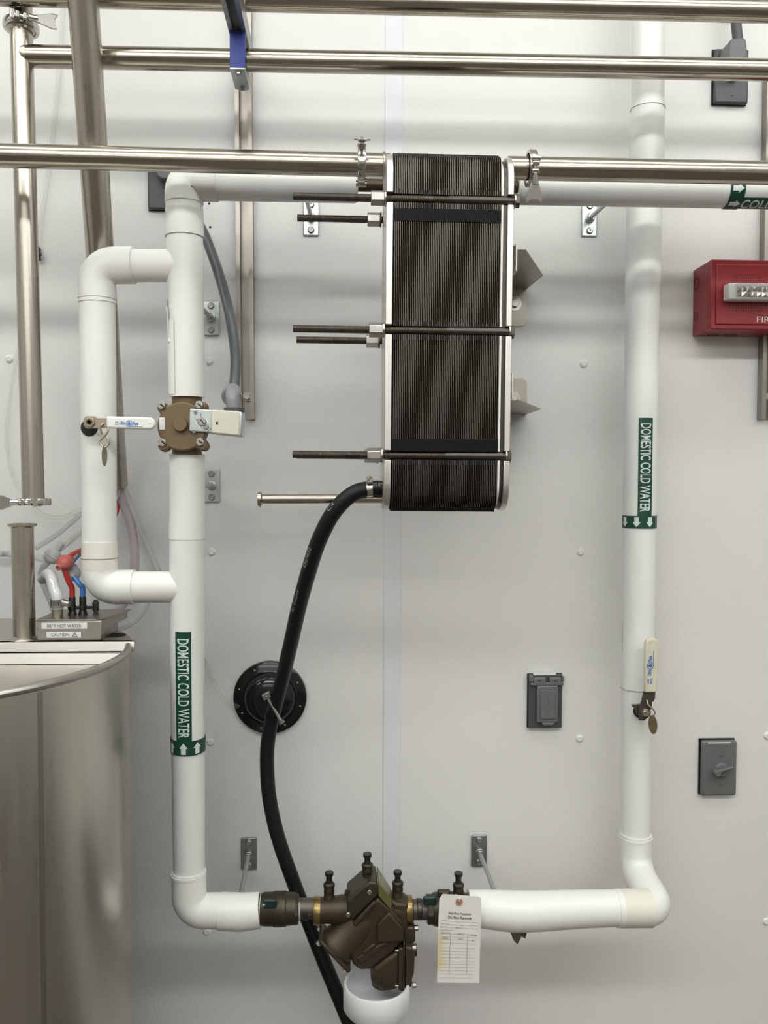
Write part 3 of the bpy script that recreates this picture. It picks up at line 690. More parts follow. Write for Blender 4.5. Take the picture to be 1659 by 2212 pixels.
# tilt the whole unit slightly as it hangs
hx.rotation_euler = (R(0.9), R(0.28), 0)

# shelf brackets that carry it off the wall
def shelf(up, label):
    t = empty('shelf_bracket', at(1110, 660 if up else 850, 0), label, 'bracket', 'shelf brackets of the plate stack')
    z = at(1137, 625, 0.003).z if up else at(1135, 895, 0.003).z
    xw = at(1137, 625 if up else 895, 0).x
    xa_ = xw - 0.16; xt = at(1173 if up else 1168, 594 if up else 888, 0.125).x
    xf = at(1136, 543, 0.315).x if up else at(1118, 876, 0.315).x
    xi = at(1107, 560, 0.31).x if up else at(1098, 876, .31).x
    th = 0.0028
    MB().prism([V(xa_, 0, z), V(xw, 0, z), V(xt, -0.125, z), V(xf, -0.312, z), V(xi, -0.312, z), V(xi, -0.337, z), V(xa_, -0.337, z)], Z * th).build('shelf', 'sheet_dark', t, bevel=0.0006)
    # wall flange
    zz0, zz1 = (at(1137, 705, 0).z, z) if up else (z, at(1135, 818, 0).z)
    r = 0.012; pts = []
    if up: pts = [(xa_, zz1), (xw, zz1), (xw, zz0 + r)] + [(xw - r + r * math.cos(a), zz0 + r + r * math.sin(a)) for a in (-0.4, -0.8, -1.2)] + [(xw - r, zz0), (xa_, zz0)]
    else: pts = [(xa_, zz0), (xw, zz0), (xw, zz1 - r)] + [(xw - r + r * math.cos(a), zz1 - r + r * math.sin(a)) for a in (0.4, 0.8, 1.2)] + [(xw - r, zz1), (xa_, zz1)]
    MB().prism([V(a, -0.003, b) for a, b in pts], Y * 0.003).build('wall_flange', 'strut', t)
    bc = at(1111, 656, 0.003) if up else at(1108, 861, 0.003)
    MB().lathe([(0.0155, 0), (0.0155, 0.0022), (0.006, 0.0022)], bc, OUT, 24).build('washer', 'bolt', t)
    MB().hexa(bc + OUT * 0.002, OUT, 0.0095, 0.009, 0.2).build('bolt_head', 'bolt', t, bevel=0.001)
    # side flange against the frame
    zs0, zs1 = (z - 0.052, z + 0.002) if up else (z, z + 0.05)
    MB().box((xi - 0.001, -0.345, z if not up else z - 0.045), (xi + 0.0018, -0.235, (z + 0.045) if not up else z + th)).build('side_flange', 'sheet', t, bevel=0.0006)
    for dz in (0.016, 0.029):
        MB().hexa(V(xi + 0.0016, -0.30, z + (dz if not up else -dz)), X, 0.0055, 0.004).build('bolt_head', 'dark_bolt' if up else 'bolt', t)
shelf(True, 'upper steel shelf bracket right of the plate stack')
shelf(False, 'lower steel shelf bracket right of the plate stack')

# ------------------------------------------------------------------ black hose
hp = [at(832, 1056, 0.41), at(800, 1056, 0.412), at(762, 1067, 0.415), at(722, 1105, 0.41), at(690, 1165, 0.39), at(668, 1230, 0.355), at(646, 1310, 0.30), at(628, 1390, 0.24), at(611, 1462, 0.18), at(592, 1535, 0.135),
      at(579, 1600, 0.12), at(577, 1660, 0.12), at(583, 1730, 0.125), at(601, 1810, 0.13), at(632, 1900, 0.135), at(664, 1985, 0.14), at(697, 2070, 0.15), at(730, 2150, 0.16), at(775, 2260, 0.17)]
ho = empty('rubber_hose', hp[0], 'black rubber hose hanging from the plate stack past the wall plate to the floor', 'hose')
hpath = spline(hp, 8)
MB().tube(hpath, [0.0132 + 0.0012 * min(1, i / 80) for i in range(len(hpath))], 24).build('hose_wall', 'hose', ho)
hc = empty('hose_clamp', at(799, 1056, 0.412), 'worm-drive clamp on the black hose at the plate stack', 'clamp')
ca = (at(806, 1056, .412) - at(790, 1057, .412)).normalized(); cc = at(798, 1056.5, .412)
MB().lathe([(0.0130, -0.005), (0.0142, -0.005), (0.0142, 0.005), (0.0130, 0.005)], cc, ca, 32).build('band', 'polished', hc)
MB().obox(cc + V(0, -0.006, 0.0145), X * 0.0055, Y * 0.0065, Z * 0.0045).build('screw_housing', 'bolt', hc, bevel=0.001)
MB().cyl(cc + V(0, -0.016, 0.0168), cc + V(0, 0.006, 0.0168), 0.0052, n=16).build('screw', 'dark_bolt', hc)
MB().hexa(cc + V(0, -0.018, 0.0168), OUT, 0.0056, 0.003).build('screw_head', 'bolt', hc)
MB().obox(cc + V(0, -0.0212, 0.0168), (X + Z).normalized() * 0.0042, Y * 0.0003, (X - Z).normalized() * 0.0006).build('screw_slot', 'dark_hole', hc)
# printing along the hose
def hose_text(s, i0, length, h, side, flip=1):
    vs, fs = text2d(s, length, h, 0.0); vs, fs = cut2d(vs, fs, 0.002, 1)
    # arc-length along hpath from i0
    def along(L):
        i = i0; 
        while i < len(hpath) - 2:
            d = (hpath[i + 1] - hpath[i]).length
            if L <= d: break
            L -= d; i += 1
        t = (hpath[i + 1] - hpath[i]).normalized(); return hpath[i] + t * L, t, i
    out = []
    for x, y in vs:
        p, t, i = along(length / 2 - flip * x)
        rr = 0.0132 + 0.0012 * min(1, i / 80) + 0.0004
        n = OUT - t * OUT.dot(t); n.normalize(); b = t.cross(n).normalized()
        ph = side + flip * y / rr
        out.append(p + (n * math.cos(ph) + b * math.sin(ph)) * rr)
    MB().add(out, fs).build('printing', 'hose_print', ho, smooth=0)
hose_text('MM', 5, 0.010, 0.0075, 0.55); hose_text('IPS', 1, 0.010, 0.0075, 0.55)
hose_text('C4', 22, 0.014, 0.0068, 0.8); hose_text('830/5050', 34, 0.042, 0.0068, 0.75)
hose_text('Ar. DeLaval', 44, 0.055, 0.0068, 0.75)

# ------------------------------------------------------------------ black wall disc and the clamp screw on it
dc = at(584, 1504, 0.0)
dk = empty('wall_plate', dc, 'round glossy black wall plate behind the hanging hose', 'plate')
MB().lathe([(0.0775, 0), (0.0785, 0.004), (0.0775, 0.012), (0.074, 0.0145), (0.060, 0.0145), (0.0565, 0.0165), (0.053, 0.026), (0.042, 0.036), (0.026, 0.040), (0, 0.040)], dc, OUT, 64).build('flange', 'gloss_black', dk)
for k in range(8):
    a = k * math.pi / 4 + 0.5; q = dc + V(math.cos(a) * 0.067, -0.0145, math.sin(a) * 0.067)
    MB().sphere(q, 0.0022, OUT, 0.5, 10, 6).build('screw', 'bolt', dk)
MB().cyl(dc + V(-0.018, -0.030, 0.028), dc + V(-0.018, -0.0385, 0.028), 0.0035, n=12).build('hole', 'dark_hole', dk)
cs = empty('clamp_screw', at(577, 1502, 0.155), 'small steel clamp screw crossing the black hose at the wall plate', 'screw')
q0, q1 = at(576, 1503, 0.156), at(608, 1560, 0.150); qa = (q1 - q0).normalized()
MB().obox(q0, qa * 0.006, qa.cross(OUT).normalized() * 0.008, OUT * 0.006).build('block', 'zinc_dark', cs, bevel=0.0012)
MB().cyl(q0, q1, 0.0030, n=12).build('shank', 'thread_rod', cs)
MB().cyl(q1 - qa * 0.002, q1 + qa * 0.002, 0.0065, n=16).build('washer', 'zinc_dark', cs)
MB().hexa(q1 - qa * 0.006, qa, 0.0045, 0.004).build('nut', 'zinc_dark', cs)
MB().sphere(q0 + OUT * 0.006, 0.002, OUT, 0.6, 10, 6).build('pin', 'bolt', cs)
hb = at(590, 1530, 0.135)
MB().lathe([(0.0148, -0.004), (0.0156, -0.004), (0.0156, 0.004), (0.0148, 0.004)], at(589, 1545, 0.131), (at(600, 1505, .15) - at(584, 1575, .123)), 28).build('hose_strap', 'hose', cs)

# ------------------------------------------------------------------ backflow preventer
D0 = 0.225; K = pxm(D0)
def L(px, py, dd=0.0): return at(px, py, D0) + OUT * dd
bf = empty('backflow_preventer', L(790, 1965), 'dark bronze backflow preventer with angled chambers between the lower pipes', 'valve')
def poly(name, pts, d0, d1, m='bronze', bevel=0.004, parent=bf, seg=3):
    """cast block: outline in the valve's own plane, from d0 to d1 in front of its axis"""
    return MB().prism([L(x, y, d0) for x, y in pts], OUT * (d1 - d0)).build(name, m, parent, bevel=bevel, seg=seg)
# inlet barrel with machined ring
MB().lathe([(0.012, 0), (0.0245, 0), (0.0252, 0.001), (0.0252, 0.0125), (0.0235, 0.0135)], L(678, 1967), X, 40).build('inlet_ring', 'brass', bf)
MB().lathe([(0.0235, 0.0), (0.0238, 0.012), (0.0255, 0.03), (0.028, 0.05), (0.028, 0.10), (0.026, 0.15), (0.024, 0.168)], L(690, 1966), X, 36).build('barrel', 'bronze', bf)
MB().lathe([(0.0235, 0.0), (0.0252, 0.001), (0.0252, 0.0115), (0.0245, 0.0125), (0.012, 0.0125)], L(876, 1964), X, 40).build('outlet_ring', 'brass', bf)
# first check chamber: slanted cylinder closed by the lower left cover
ca0, ca1 = L(727, 2040, 0.004), L(800, 1972, 0.004); cax = (ca1 - ca0).normalized()
MB().lathe([(0, 0), (0.037, 0), (0.037, 0.01), (0.0355, 0.012), (0.036, 0.05), (0.030, 0.09), (0, 0.10)], ca0, cax, 40).build('check_chamber', 'bronze', bf)
cp = cax.cross(OUT).normalized()
MB().obox(ca0 - cax * 0.004, cax * 0.0042, cp * 0.041, OUT * 0.036).build('chamber_cover', 'bronze', bf, bevel=0.003)
for a_ in (-1, 1):
    for b_ in (-1, 1):
        MB().hexa(ca0 - cax * 0.008 + cp * a_ * 0.0365 + OUT * b_ * 0.026, -cax, 0.0052, 0.006).build('cover_bolt', 'bolt', bf)
# second chamber: square block turned 45 degrees, cover upper left, nameplate upper right
poly('upper_cover', [(749, 1925), (785, 1894), (797, 1884), (814, 1888), (815, 1914), (762, 1967), (750, 1957)], -0.036, 0.038, 'bronze_green', 0.004)
poly('chamber_block', [(766, 1976), (815, 1918), (843, 1944), (868, 1974), (869, 2014), (845, 2040), (800, 2074), (778, 2076), (760, 2063), (752, 2020)], -0.034, 0.034, 'bronze', 0.007)
poly('chamber_rib', [(812, 1974), (838, 1946), (868, 1980), (868, 2010), (813, 2012)], 0.030, 0.043, 'bronze', 0.004)
poly('chamber_step', [(760, 1972), (806, 1924), (812, 1930), (768, 1980)], 0.020, 0.041, 'bronze', 0.003)
poly('chamber_ridge', [(781, 2032), (805, 2014), (812, 2018), (786, 2042)], 0.030, 0.040, 'bronze', 0.003)
poly('chamber_ridge', [(768, 2048), (828, 2012), (838, 2018), (780, 2060)], 0.026, 0.037, 'bronze', 0.003)
MB().prism([L(815, 1889, 0.034), L(845, 1937, 0.034), L(845, 1937, -0.03), L(815, 1889, -0.03)], (L(845, 1889) - L(815, 1937)).normalized() * 0.002).build('nameplate', 'nameplate', bf)
poly('nameplate_edge', [(815, 1891), (819, 1889), (844, 1925), (843, 1946), (816, 1916)], 0.0335, 0.0362, 'nameplate', 0.001)
for x, y in ((797, 1906), (752, 1953)): MB().hexa(L(x, y, 0.036), OUT, 0.0052, 0.006).build('cover_bolt', 'bolt', bf, bevel=0.001)
MB().lathe([(0.003, -0.003), (0.0062, -0.003), (0.0062, 0.003), (0.003, 0.003), (0.003, -0.003)], L(751, 1924, 0.008), OUT, 14).build('cover_lug', 'bronze_green', bf)
poly('outlet_shoulder', [(843, 1930), (856, 1938), (880, 1940), (880, 1992), (868, 2010), (846, 1980)], -0.024, 0.024, 'bronze', 0.006)
# relief valve: round body with a vertical flange pair
rv = poly('relief_body', [(836, 2046), (862, 2030), (862, 2112), (842, 2119), (828, 2120), (806, 2108), (798, 2096), (803, 2082), (802, 2072)], -0.03, 0.036, 'bronze', 0.008)
poly('relief_flange', [(858, 2023), (868, 2023), (867, 2114), (858, 2112)], -0.036, 0.042, 'bronze', 0.002)
poly('diaphragm_edge', [(868.5, 2010), (871, 2010), (870, 2121), (868, 2121)], -0.034, 0.040, 'dark_bolt', 0.0005)
poly('relief_cover', [(872, 2022), (888, 2024), (893, 2032), (892, 2060), (891, 2078), (887, 2092), (886, 2108), (871, 2113)], -0.034, 0.038, 'bronze', 0.004)
poly('relief_neck', [(866, 1990), (895, 1990), (896, 2024), (870, 2030)], -0.02, 0.022, 'bronze', 0.005)
MB().cyl(L(888, 2052), L(900, 2052), 0.0112, n=24).build('relief_plug', 'bronze', bf)
for x, y, d in ((896, 1994, 0.018), (890, 2026, 0.034), (890, 2105, 0.034)): MB().hexa(L(x - 3, y, d), X, 0.0056, 0.008).build('flange_bolt', 'bolt', bf, bevel=0.0008)
for y in (2030, 2105): MB().cyl(L(851, y, 0.037), L(858, y, 0.037), 0.0022, n=10).build('flange_stud', 'bolt', bf)
poly('relief_fin', [(825, 2092), (829, 2092), (831, 2110), (826, 2113)], 0.034, 0.042, 'bronze_green', 0.001)
MB().lathe([(0.020, 0), (0.021, 0.012), (0.018, 0.016)], L(826, 2108, 0.004), -Z, 28).build('relief_outlet', 'bronze', bf)
# test cocks on the body
def test_cock(px, pb_, ptop, label, base=True, dd=0.0):
    t = empty('test_cock', L(px, pb_, dd), label, 'valve', 'test cocks with black caps'); u = K
    h = (pb_ - ptop) * u; o = L(px, pb_, dd)
    if base: MB().lathe([(0.0125, -0.012), (0.0105, 0.004), (0.0095, 0.010)], o, Z, 24).build('boss', 'bronze', t)
    MB().hexa(o + Z * 0.004, Z, 0.0100, h * 0.13).build('hex_base', 'bronze_green', t, bevel=0.001)
    z0 = 0.004 + h * 0.12; hb2 = h * 0.40
    MB().lathe([(0.0088, 0), (0.0104, hb2 * .12), (0.0098, hb2 * .5), (0.0110, hb2 * .68), (0.0110, hb2 * .88), (0.0085, hb2), (0, hb2)], o + Z * z0, Z, 24).build('body', 'bronze_green', t)
    MB().lathe([(0.0055, 0), (0.0055, 0.003), (0.0035, 0.0035), (0, 0.0035)], o + Z * (z0 + hb2 * .4) + OUT * 0.0090, OUT, 14).build('turning_slot', 'bronze_green', t)
    zc = z0 + hb2
    MB().lathe([(0.0068, 0), (0.0058, 0.004), (0.0058, h - zc - 0.010), (0.0082, h - zc - 0.006), (0.0082, h - zc - 0.001), (0.0072, h - zc), (0, h - zc)], o + Z * zc, Z, 24).build('cap', 'black', t, label='black plastic cap')
test_cock(711, 1941, 1881, 'first test cock from the left, on the inlet of the backflow preventer')
test_cock(793.5, 1897, 1841, 'tallest standing test cock, on the upper cover of the backflow preventer', base=False)
test_cock(859, 1936, 1879, 'test cock beside the nameplate on the outlet of the backflow preventer')
test_cock(990, 1941, 1882, 'rightmost test cock above the paper tag', base=False)
# isolating valves and nipples either side
def ball_valve(pts, label, nip, hand):
    t = empty('ball_valve', L((pts[0][0] + pts[-1][0]) / 2, 1964), label, 'valve')
    o = L(pts[0][0], 1964)
    MB().lathe([(0.015, 0)] + [(r, (x - pts[0][0]) * K) for x, r in pts] + [(0.015, (pts[-1][0] - pts[0][0]) * K)], o, X, 40).build('body', 'bronze_green', t)
    MB().lathe([(0.0185, (nip[0] - pts[0][0]) * K), (0.0188, (nip[0] - pts[0][0]) * K), (0.0188, (nip[1] - pts[0][0]) * K), (0.018, (nip[1] - pts[0][0]) * K)], o, X, 28).build('nipple', 'dark_bolt', t)
    MB().hexa(L(hand[3], 1964), X, 0.0285, (hand[4] - hand[3]) * K, 0.0, 8).build('hex_end', 'bronze_green', t, bevel=0.0015)
    MB().obox(L(hand[0], hand[1], hand[2]), X * 0.0125, Y * 0.004, Z * 0.0085).build('handle_stop', 'green_dark', t, bevel=0.003)
    return t
bv = ball_valve([(561, .027), (570, .0300), (590, .0305), (592, .0318), (618, .0318), (620, .030), (640, .0285)], 'bronze ball valve at the end of the lower left pipe', (640, 679), (585, 1937, 0.026, 628, 645))
MB().sphere(L(573, 1939, 0.031), 0.0035, OUT, 0.5).build('stop_pin', 'bolt', bv)
MB().lathe([(0.0188, 0), (0.0202, 0.001), (0.0202, 0.003), (0.0188, 0.004)], L(645, 1964), X, 28).build('thread_seal', 'ink_grey', bv)
MB().lathe([(0.0188, 0), (0.0196, 0.001), (0.0196, 0.009), (0.0188, 0.010)], L(655, 1964), X, 28).build('nipple_grip', 'rod', bv)
bv2 = ball_valve([(934, .0285), (938, .030), (948, .0315), (975, .0315), (990, .030), (1013, .028)], 'bronze ball valve behind the paper tag', (891, 936), (926, 1933, 0.022, 922, 938))
MB().obox(L(958, 1926, 0.006), X * 0.012, Y * 0.006, Z * 0.006).build('stem_guard', 'bronze_green', bv2, bevel=0.002)
MB().hexa(L(960, 1930, 0.012), Z, 0.0068, 0.008).build('stem_nut', 'brass', bv2)
MB().lathe([(0.0188, 0), (0.0196, 0.001), (0.0196, 0.009), (0.0188, 0.010)], L(900, 1964), X, 28).build('nipple_grip', 'rod', bv2)

# ------------------------------------------------------------------ paper tag
tg = empty('paper_tag', L(992, 1930, 0.05), 'white paper inspection tag with yellow stain tied to the rightmost test cock', 'tag')
TD = D0 + 0.046
tp = [(956, 1931), (1034, 1936.5), (1039, 1940), (1038, 2000), (1035, 2123), (944, 2122), (947, 1990), (949, 1941)]
po = [at(x, y, TD + (0.004 if y > 2000 else 0)) for x, y in tp]
MB().prism([at(x, y, TD) for x, y in tp], OUT * 0.0005).build('card', 'paper', tg, smooth=0)
def TP(u, v):                        # u across 0-1, v down 0-1
    a = at(949, 1931, TD); b = at(1039, 1937, TD); c = at(944, 2122, TD); d_ = at(1035, 2123, TD)
    return (a * (1 - u) + b * u) * (1 - v) + (c * (1 - u) + d_ * u) * v + OUT * 0.0009
txd = (TP(1, .3) - TP(0, .3)).normalized(); tyd = (TP(.5, 0) - TP(.5, 1)).normalized(); tyd = (tyd - txd * tyd.dot(txd)).normalized()
MB().lathe([(0.0022, 0), (0.0068, 0), (0.0068, 0.0006), (0.0022, 0.0006)], TP(0.48, 0.075), OUT, 24).build('eyelet', 'eyelet', tg)
MB().cyl(TP(0.48, 0.075), TP(0.48, 0.075) + OUT * 0.0005, 0.0022, n=12).build('eyelet_hole', 'dark_hole', tg)
MB().tube(spline([TP(0.48, 0.075) + OUT * 0.001, TP(0.48, 0.03) + OUT * 0.002, L(990, 1926, 0.02), L(982, 1928, 0.006)], 4), 0.0011, 6).build('string', 'string', tg)
flat_text('Back Flow Prevention', TP(0.5, 0.205), txd, tyd, 0.042, 0.0048, 'ink', tg, bold=0.012)
flat_text('Do Not Remove', TP(0.5, 0.252), txd, tyd, 0.044, 0.0054, 'ink', tg, bold=0.02)
def rule(v, u0=0.06, u1=0.95, m='ink_grey', wd=0.0006):
    a, b = TP(u0, v), TP(u1, v); return MB().obox((a + b) / 2, (b - a) / 2, tyd * wd / 2, OUT * 0.0001).build('ruled_line', m, tg, smooth=0)
for s_, u, v, w_ in (('Address', 0.13, 0.290, 0.011), ('Serial No.', 0.155, 0.328, 0.016), ('Size', 0.55, 0.338, 0.006), ('Meter No.', 0.14, 0.365, 0.014), ('Model', 0.47, 0.366, 0.008), ('Type', 0.80, 0.372, 0.006), ('Testing Record', 0.19, 0.402, 0.024)):
    flat_text(s_, TP(u, v), txd, tyd, w_, 0.0028, 'ink_soft', tg, bold=0.005)
for v in (0.298, 0.335, 0.372): rule(v, 0.22, 0.95)
for v in (0.44, 0.475, 0.505, 0.545, 0.60, 0.637, 0.674, 0.711, 0.748, 0.785, 0.822, 0.86, 0.898, 0.94): rule(v, 0.05, 0.93 - 0.05 * v, 'ink_grey', 0.0007)
for s_, u, v, w_ in (('TEST DATE', 0.17, 0.432, 0.016), ('RESULT', 0.53, 0.44, 0.011), ('TESTER', 0.84, 0.448, 0.014), ('INITIAL', 0.17, 0.49, 0.011), ('DATE', 0.53, 0.497, 0.008), ('BY', 0.84, 0.508, 0.005)):
    flat_text(s_, TP(u, v), txd, tyd, w_, 0.0034, 'ink_soft', tg, bold=0.02)
for u in (0.29, 0.70):
    a, b = TP(u, 0.44), TP(u - 0.01, 0.898); MB().obox((a + b) / 2, txd * 0.0004, (b - a) / 2, OUT * 0.0001).build('ruled_line', 'ink_soft', tg, smooth=0)

# ------------------------------------------------------------------ drain cup
dq_ = at(814, 2122, 0.25)
cup = empty('drain_cup', at(812, 2230, 0.25), 'white plastic drain cup below the relief outlet', 'cup')
kc = pxm(0.25); rc = 73.5 * kc; zt_ = at(812, 2122, 0.25).z; zb_ = at(812, 2181, 0.25).z; cx_ = at(813.5, 2140, 0.25).x
MB().lathe([(rc - 0.0055, zt_), (rc - 0.002, zt_ + 0.001), (rc, zt_ - 0.002), (rc, zb_ + 0.008), (rc - 0.006, zb_), (0.037, zb_ - 0.004)], V(cx_, -0.25, 0), Z, 64).build('cup_wall', 'pvc', cup)
MB().lathe([(rc - 0.0055, zt_), (rc - 0.0065, zb_ + 0.012), (rc - 0.010, zb_ + 0.008), (0.02, zb_ + 0.004), (0, zb_ + 0.004)], V(cx_, -0.25, 0), Z, 64).build('cup_lining', 'pvc', cup)
MB().lathe([(0.037, zb_ - 0.003), (0.037, zb_ - 0.03), (0.0345, zb_ - 0.03), (0.0345, 0.02)], V(cx_ - 0.001, -0.25, 0), Z, 40).build('drain_pipe', 'pvc', cup)

# ------------------------------------------------------------------ brown flanged valve with solenoid
VD = 0.27; KV = pxm(VD)
def LV(px, py, dd=0.0): return at(px, py, VD + dd)
vv = empty('flanged_valve', LV(392, 920), 'brown round flanged valve with electric coil in the white riser', 'valve')
vc = LV(393, 921, 0.046); kf = pxm(VD + 0.046)
MB().cyl(LV(404, 852), LV(404, 984), 0.0265, n=36).build('body', 'valve_brown', vv)
def lobed(rb, rl, lr_, c, th, n=96):
    pts = []
    for k in range(n):
        a = 2 * math.pi * k / n; r = rb
        for q in range(4):
            la = math.pi / 4 + q * math.pi / 2 + 0.02; dx = math.cos(a - la); 
            # ray from centre to lug circle
            di = rl; h = di * math.sin(abs(((a - la + math.pi) % (2 * math.pi)) - math.pi)); cs_ = math.cos(a - la)
            if cs_ > 0 and h < lr_: r = max(r, di * cs_ + math.sqrt(lr_ ** 2 - h ** 2))
        pts.append(c + V(math.cos(a), 0, math.sin(a)) * r)
    return MB().prism(pts, OUT * th)
lobed(52.5 * kf, 59 * kf, 11.5 * kf, vc - OUT * 0.030, 0.016).build('rear_flange', 'valve_brown', vv, bevel=0.0015)
lobed(52.0 * kf, 58 * kf, 11 * kf, vc - OUT * 0.013, 0.013).build('front_flange', 'valve_brown', vv, bevel=0.0025)
MB().cyl(vc - OUT * 0.012, LV(404, 921, -0.01), 0.036, n=40).build('bonnet', 'valve_brown', vv)
MB().lathe([(0.0125, -0.001), (0.0125, 0.010), (0.0115, 0.0115), (0, 0.0115)], LV(391, 917, 0.046), OUT, 32).build('boss', 'valve_brown', vv)
for x, y in ((350, 876), (431, 875), (352, 956), (433, 955)):
    b = MB().hexa(LV(x, y, 0.044), OUT, 0.0078, 0.007, random.uniform(0, 1)).build('flange_bolt', 'bolt', vv, bevel=0.0012)
    MB().obox(LV(x, y, 0.0512), (X * 0.8 - Z * 0.7).normalized() * 0.004, OUT * 0.0003, (X * .7 + Z * .8).normalized() * 0.0013).build('slot', 'dark_hole', b)
lp = LV(350, 915, 0.0465)
MB().obox(lp, X * 0.0048, OUT * 0.0004, Z * 0.0108).build('label_plate', 'white', vv, bevel=0.0006)
for cx__, zs in ((0.0018, (-.0075, -.005, -.0022, 0.001, 0.004, 0.007)), (-0.0018, (-.006, -.003, 0.001, 0.0045))):
    for z__ in zs: MB().obox(lp + X * cx__ + Z * z__ + OUT * 0.0005, X * 0.0011, OUT * 0.0001, Z * 0.0009).build('print_mark', 'ink_grey', vv, smooth=0)
# coil unit
so = empty('solenoid_coil', LV(474, 915, 0.05), 'galvanised box with cream coil cover beside the brown flanged valve', 'coil')
SD = 0.052
def quad(pts, d0, d1): return MB().prism([LV(x, y, d0) for x, y in pts], OUT * (d1 - d0))
quad([(418, 886), (466, 889), (465, 938), (416, 934)], 0.012, SD).build('bracket', 'zinc', so, bevel=0.002)
quad([(466, 890), (523, 893), (527, 896), (526, 944), (523, 945), (465, 939)], 0.004, SD + 0.005).build('coil_cover', 'coil_cream', so, bevel=0.004)
quad([(523, 893), (530, 894.5), (529, 946), (523, 945)], 0.006, SD + 0.0035).build('cover_strap', 'zinc', so, bevel=0.002)
for x, y in ((422, 891), (462, 894), (419, 932), (460, 935)): MB().cyl(LV(x, y, SD), LV(x, y, SD + 0.0025), 0.003, n=12).build('bracket_screw', 'zinc_dark', so)
s_ = MB().lathe([(0.0075, 0), (0.0075, 0.004), (0.0066, 0.0055), (0, 0.0055)], LV(437, 911, SD), OUT, 24).build('adjuster', 'bolt', so)
MB().obox(LV(437, 911, SD + 0.0058), (X - Z * 1.2).normalized() * 0.005, OUT * 0.0002, (X * 1.2 + Z).normalized() * 0.0009).build('slot', 'dark_hole', s_)
MB().lathe([(0.0045, 0), (0.0045, 0.003), (0.0035, 0.004), (0, 0.004)], LV(446, 923, SD), OUT, 20).build('lock_screw', 'zinc_dark', so)
MB().obox(LV(443, 917, SD + 0.0008), (X - Z).normalized() * 0.012, OUT * 0.001, (X + Z).normalized() * 0.0075).build('keyhole_plate', 'zinc', so, bevel=0.0008)
quad([(424, 905), (431, 906), (434, 908), (424, 909)], SD, SD + 0.0006).build('slot_mark', 'zinc_dark', so)
quad([(432, 892), (434, 892), (435, 902), (432, 900)], SD, SD + 0.0006).build('slot_mark', 'zinc_dark', so)
quad([(467, 911), (471, 911), (471, 917), (467, 917)], SD + 0.0045, SD + 0.0056).build('cover_slot', 'dark_hole', so)
# conduit with angled connector
cd = empty('flexible_conduit', LV(505, 870), 'grey flexible conduit curving from the coil box up behind the riser', 'conduit')
MB().cyl(LV(506, 889, 0.03), LV(506, 881.5, 0.03), 0.0185, n=28).build('lock_nut', 'grey_dark', cd)
cn = fillet([LV(505, 888, 0.03), LV(502, 856, 0.03), at(503, 842, 0.262)], 0.012, 8)
MB().tube(cn, [0.0125] * (len(cn) - 1) + [0.0125], 24).build('elbow', 'conduit_fit', cd)
ra = (at(503, 842, 0.255) - LV(502, 858, 0.034)).normalized()
MB().lathe([(0.0115, -0.003), (0.0172, -0.003), (0.0178, 0), (0.0178, 0.006), (0.0165, 0.009), (0.011, 0.009)], at(500, 857, 0.272), (V(-0.1, 0.85, 0.35)).normalized(), 32).build('gland_ring', 'conduit_fit', cd)
MB().lathe([(0.0125, 0), (0.0182, 0.0), (0.0186, 0.006), (0.0182, 0.010), (0.0125, 0.012)], at(500, 857, 0.262), (V(-0.1, 0.85, 0.35)).normalized(), 12).build('gland_nut', 'grey_dark', cd, smooth=20)
cpth = spline([at(503, 850, 0.255), at(508, 815, 0.24), at(508.5, 765, 0.225), at(500, 700, 0.20), at(484, 630, 0.17), at(462, 560, 0.14), at(438, 500, 0.115), at(405, 440, 0.09), at(385, 395, 0.05)], 8)
MB().tube(cpth, 0.0098, 24).build('sleeve', 'conduit', cd)

# ------------------------------------------------------------------ lever valves
def logo(c, xd, yd, k_, parent, small):
    """the printed mark: name halves around a ringed drop"""
    def T(s, x, y, w_, h_, b=0.0): flat_text(s, c + xd * x * k_ + yd * y * k_, xd, yd, w_ * k_, h_ * k_, 'print_blue', parent, name='printing', bold=b, lift=0.0003)
    T('Ultra', -13.5, 1, 11.5, 7.5, 0.03); T('Pure', 13.5, 0.5, 11.0, 8.0, 0.03)
    n = xd.cross(yd).normalized()
    MB().lathe([(5.6 * k_, 0.0002), (6.8 * k_, 0.0002), (6.8 * k_, 0.0005), (5.6 * k_, 0.0005), (5.6 * k_, 0.0002)], c, n, 28).build('printing', 'print_blue', parent, smooth=0)
    pts = [(0, 5.2)] + [(3.2 * math.sin(a), -0.9 - 3.2 * math.cos(a)) for a in [math.pi * (0.62 - 0.155 * q) for q in range(9)]]
    MB().prism([c + xd * x * k_ + yd * y * k_ + n * 0.0002 for x, y in pts], n * 0.0003).build('printing', 'print_blue', parent, smooth=0)
    MB().obox(c + xd * 14 * k_ - yd * 5.8 * k_ + n * 0.0003, xd * 14 * k_, yd * 0.45 * k_, n * 0.0001).build('printing', 'print_blue', parent, smooth=0)
    if small == 0: T('600', -26, 2.0, 6, 3.0, 0.02); T('WOG', -26, -2.4, 8, 3.0, 0.02)
    else: T('600', -30, 3.0, 9, 3.6, 0.02); T('WOG', -30, -3.2, 11, 5.0, 0.02)
def s_hook(pts, d, parent, m='handle_steel', r=0.0017): return MB().tube(spline([at(x, y, d + dd) for x, y, dd in pts], 6), r, 8).build('s_hook', m, parent)
LD = 0.338
lv = empty('lever_valve', at(197, 912, LD - 0.02), 'white lever handle with blue print lying level on the loop pipe', 'valve')
cz = at(199, 917, 0.271 + 0.030)
MB().lathe([(0.0155, -0.002), (0.0150, 0.0035), (0.013, 0.004), (0, 0.004)], at(194, 924, 0.298), OUT, 20).build('jacket_opening', 'dark_hole', lv)
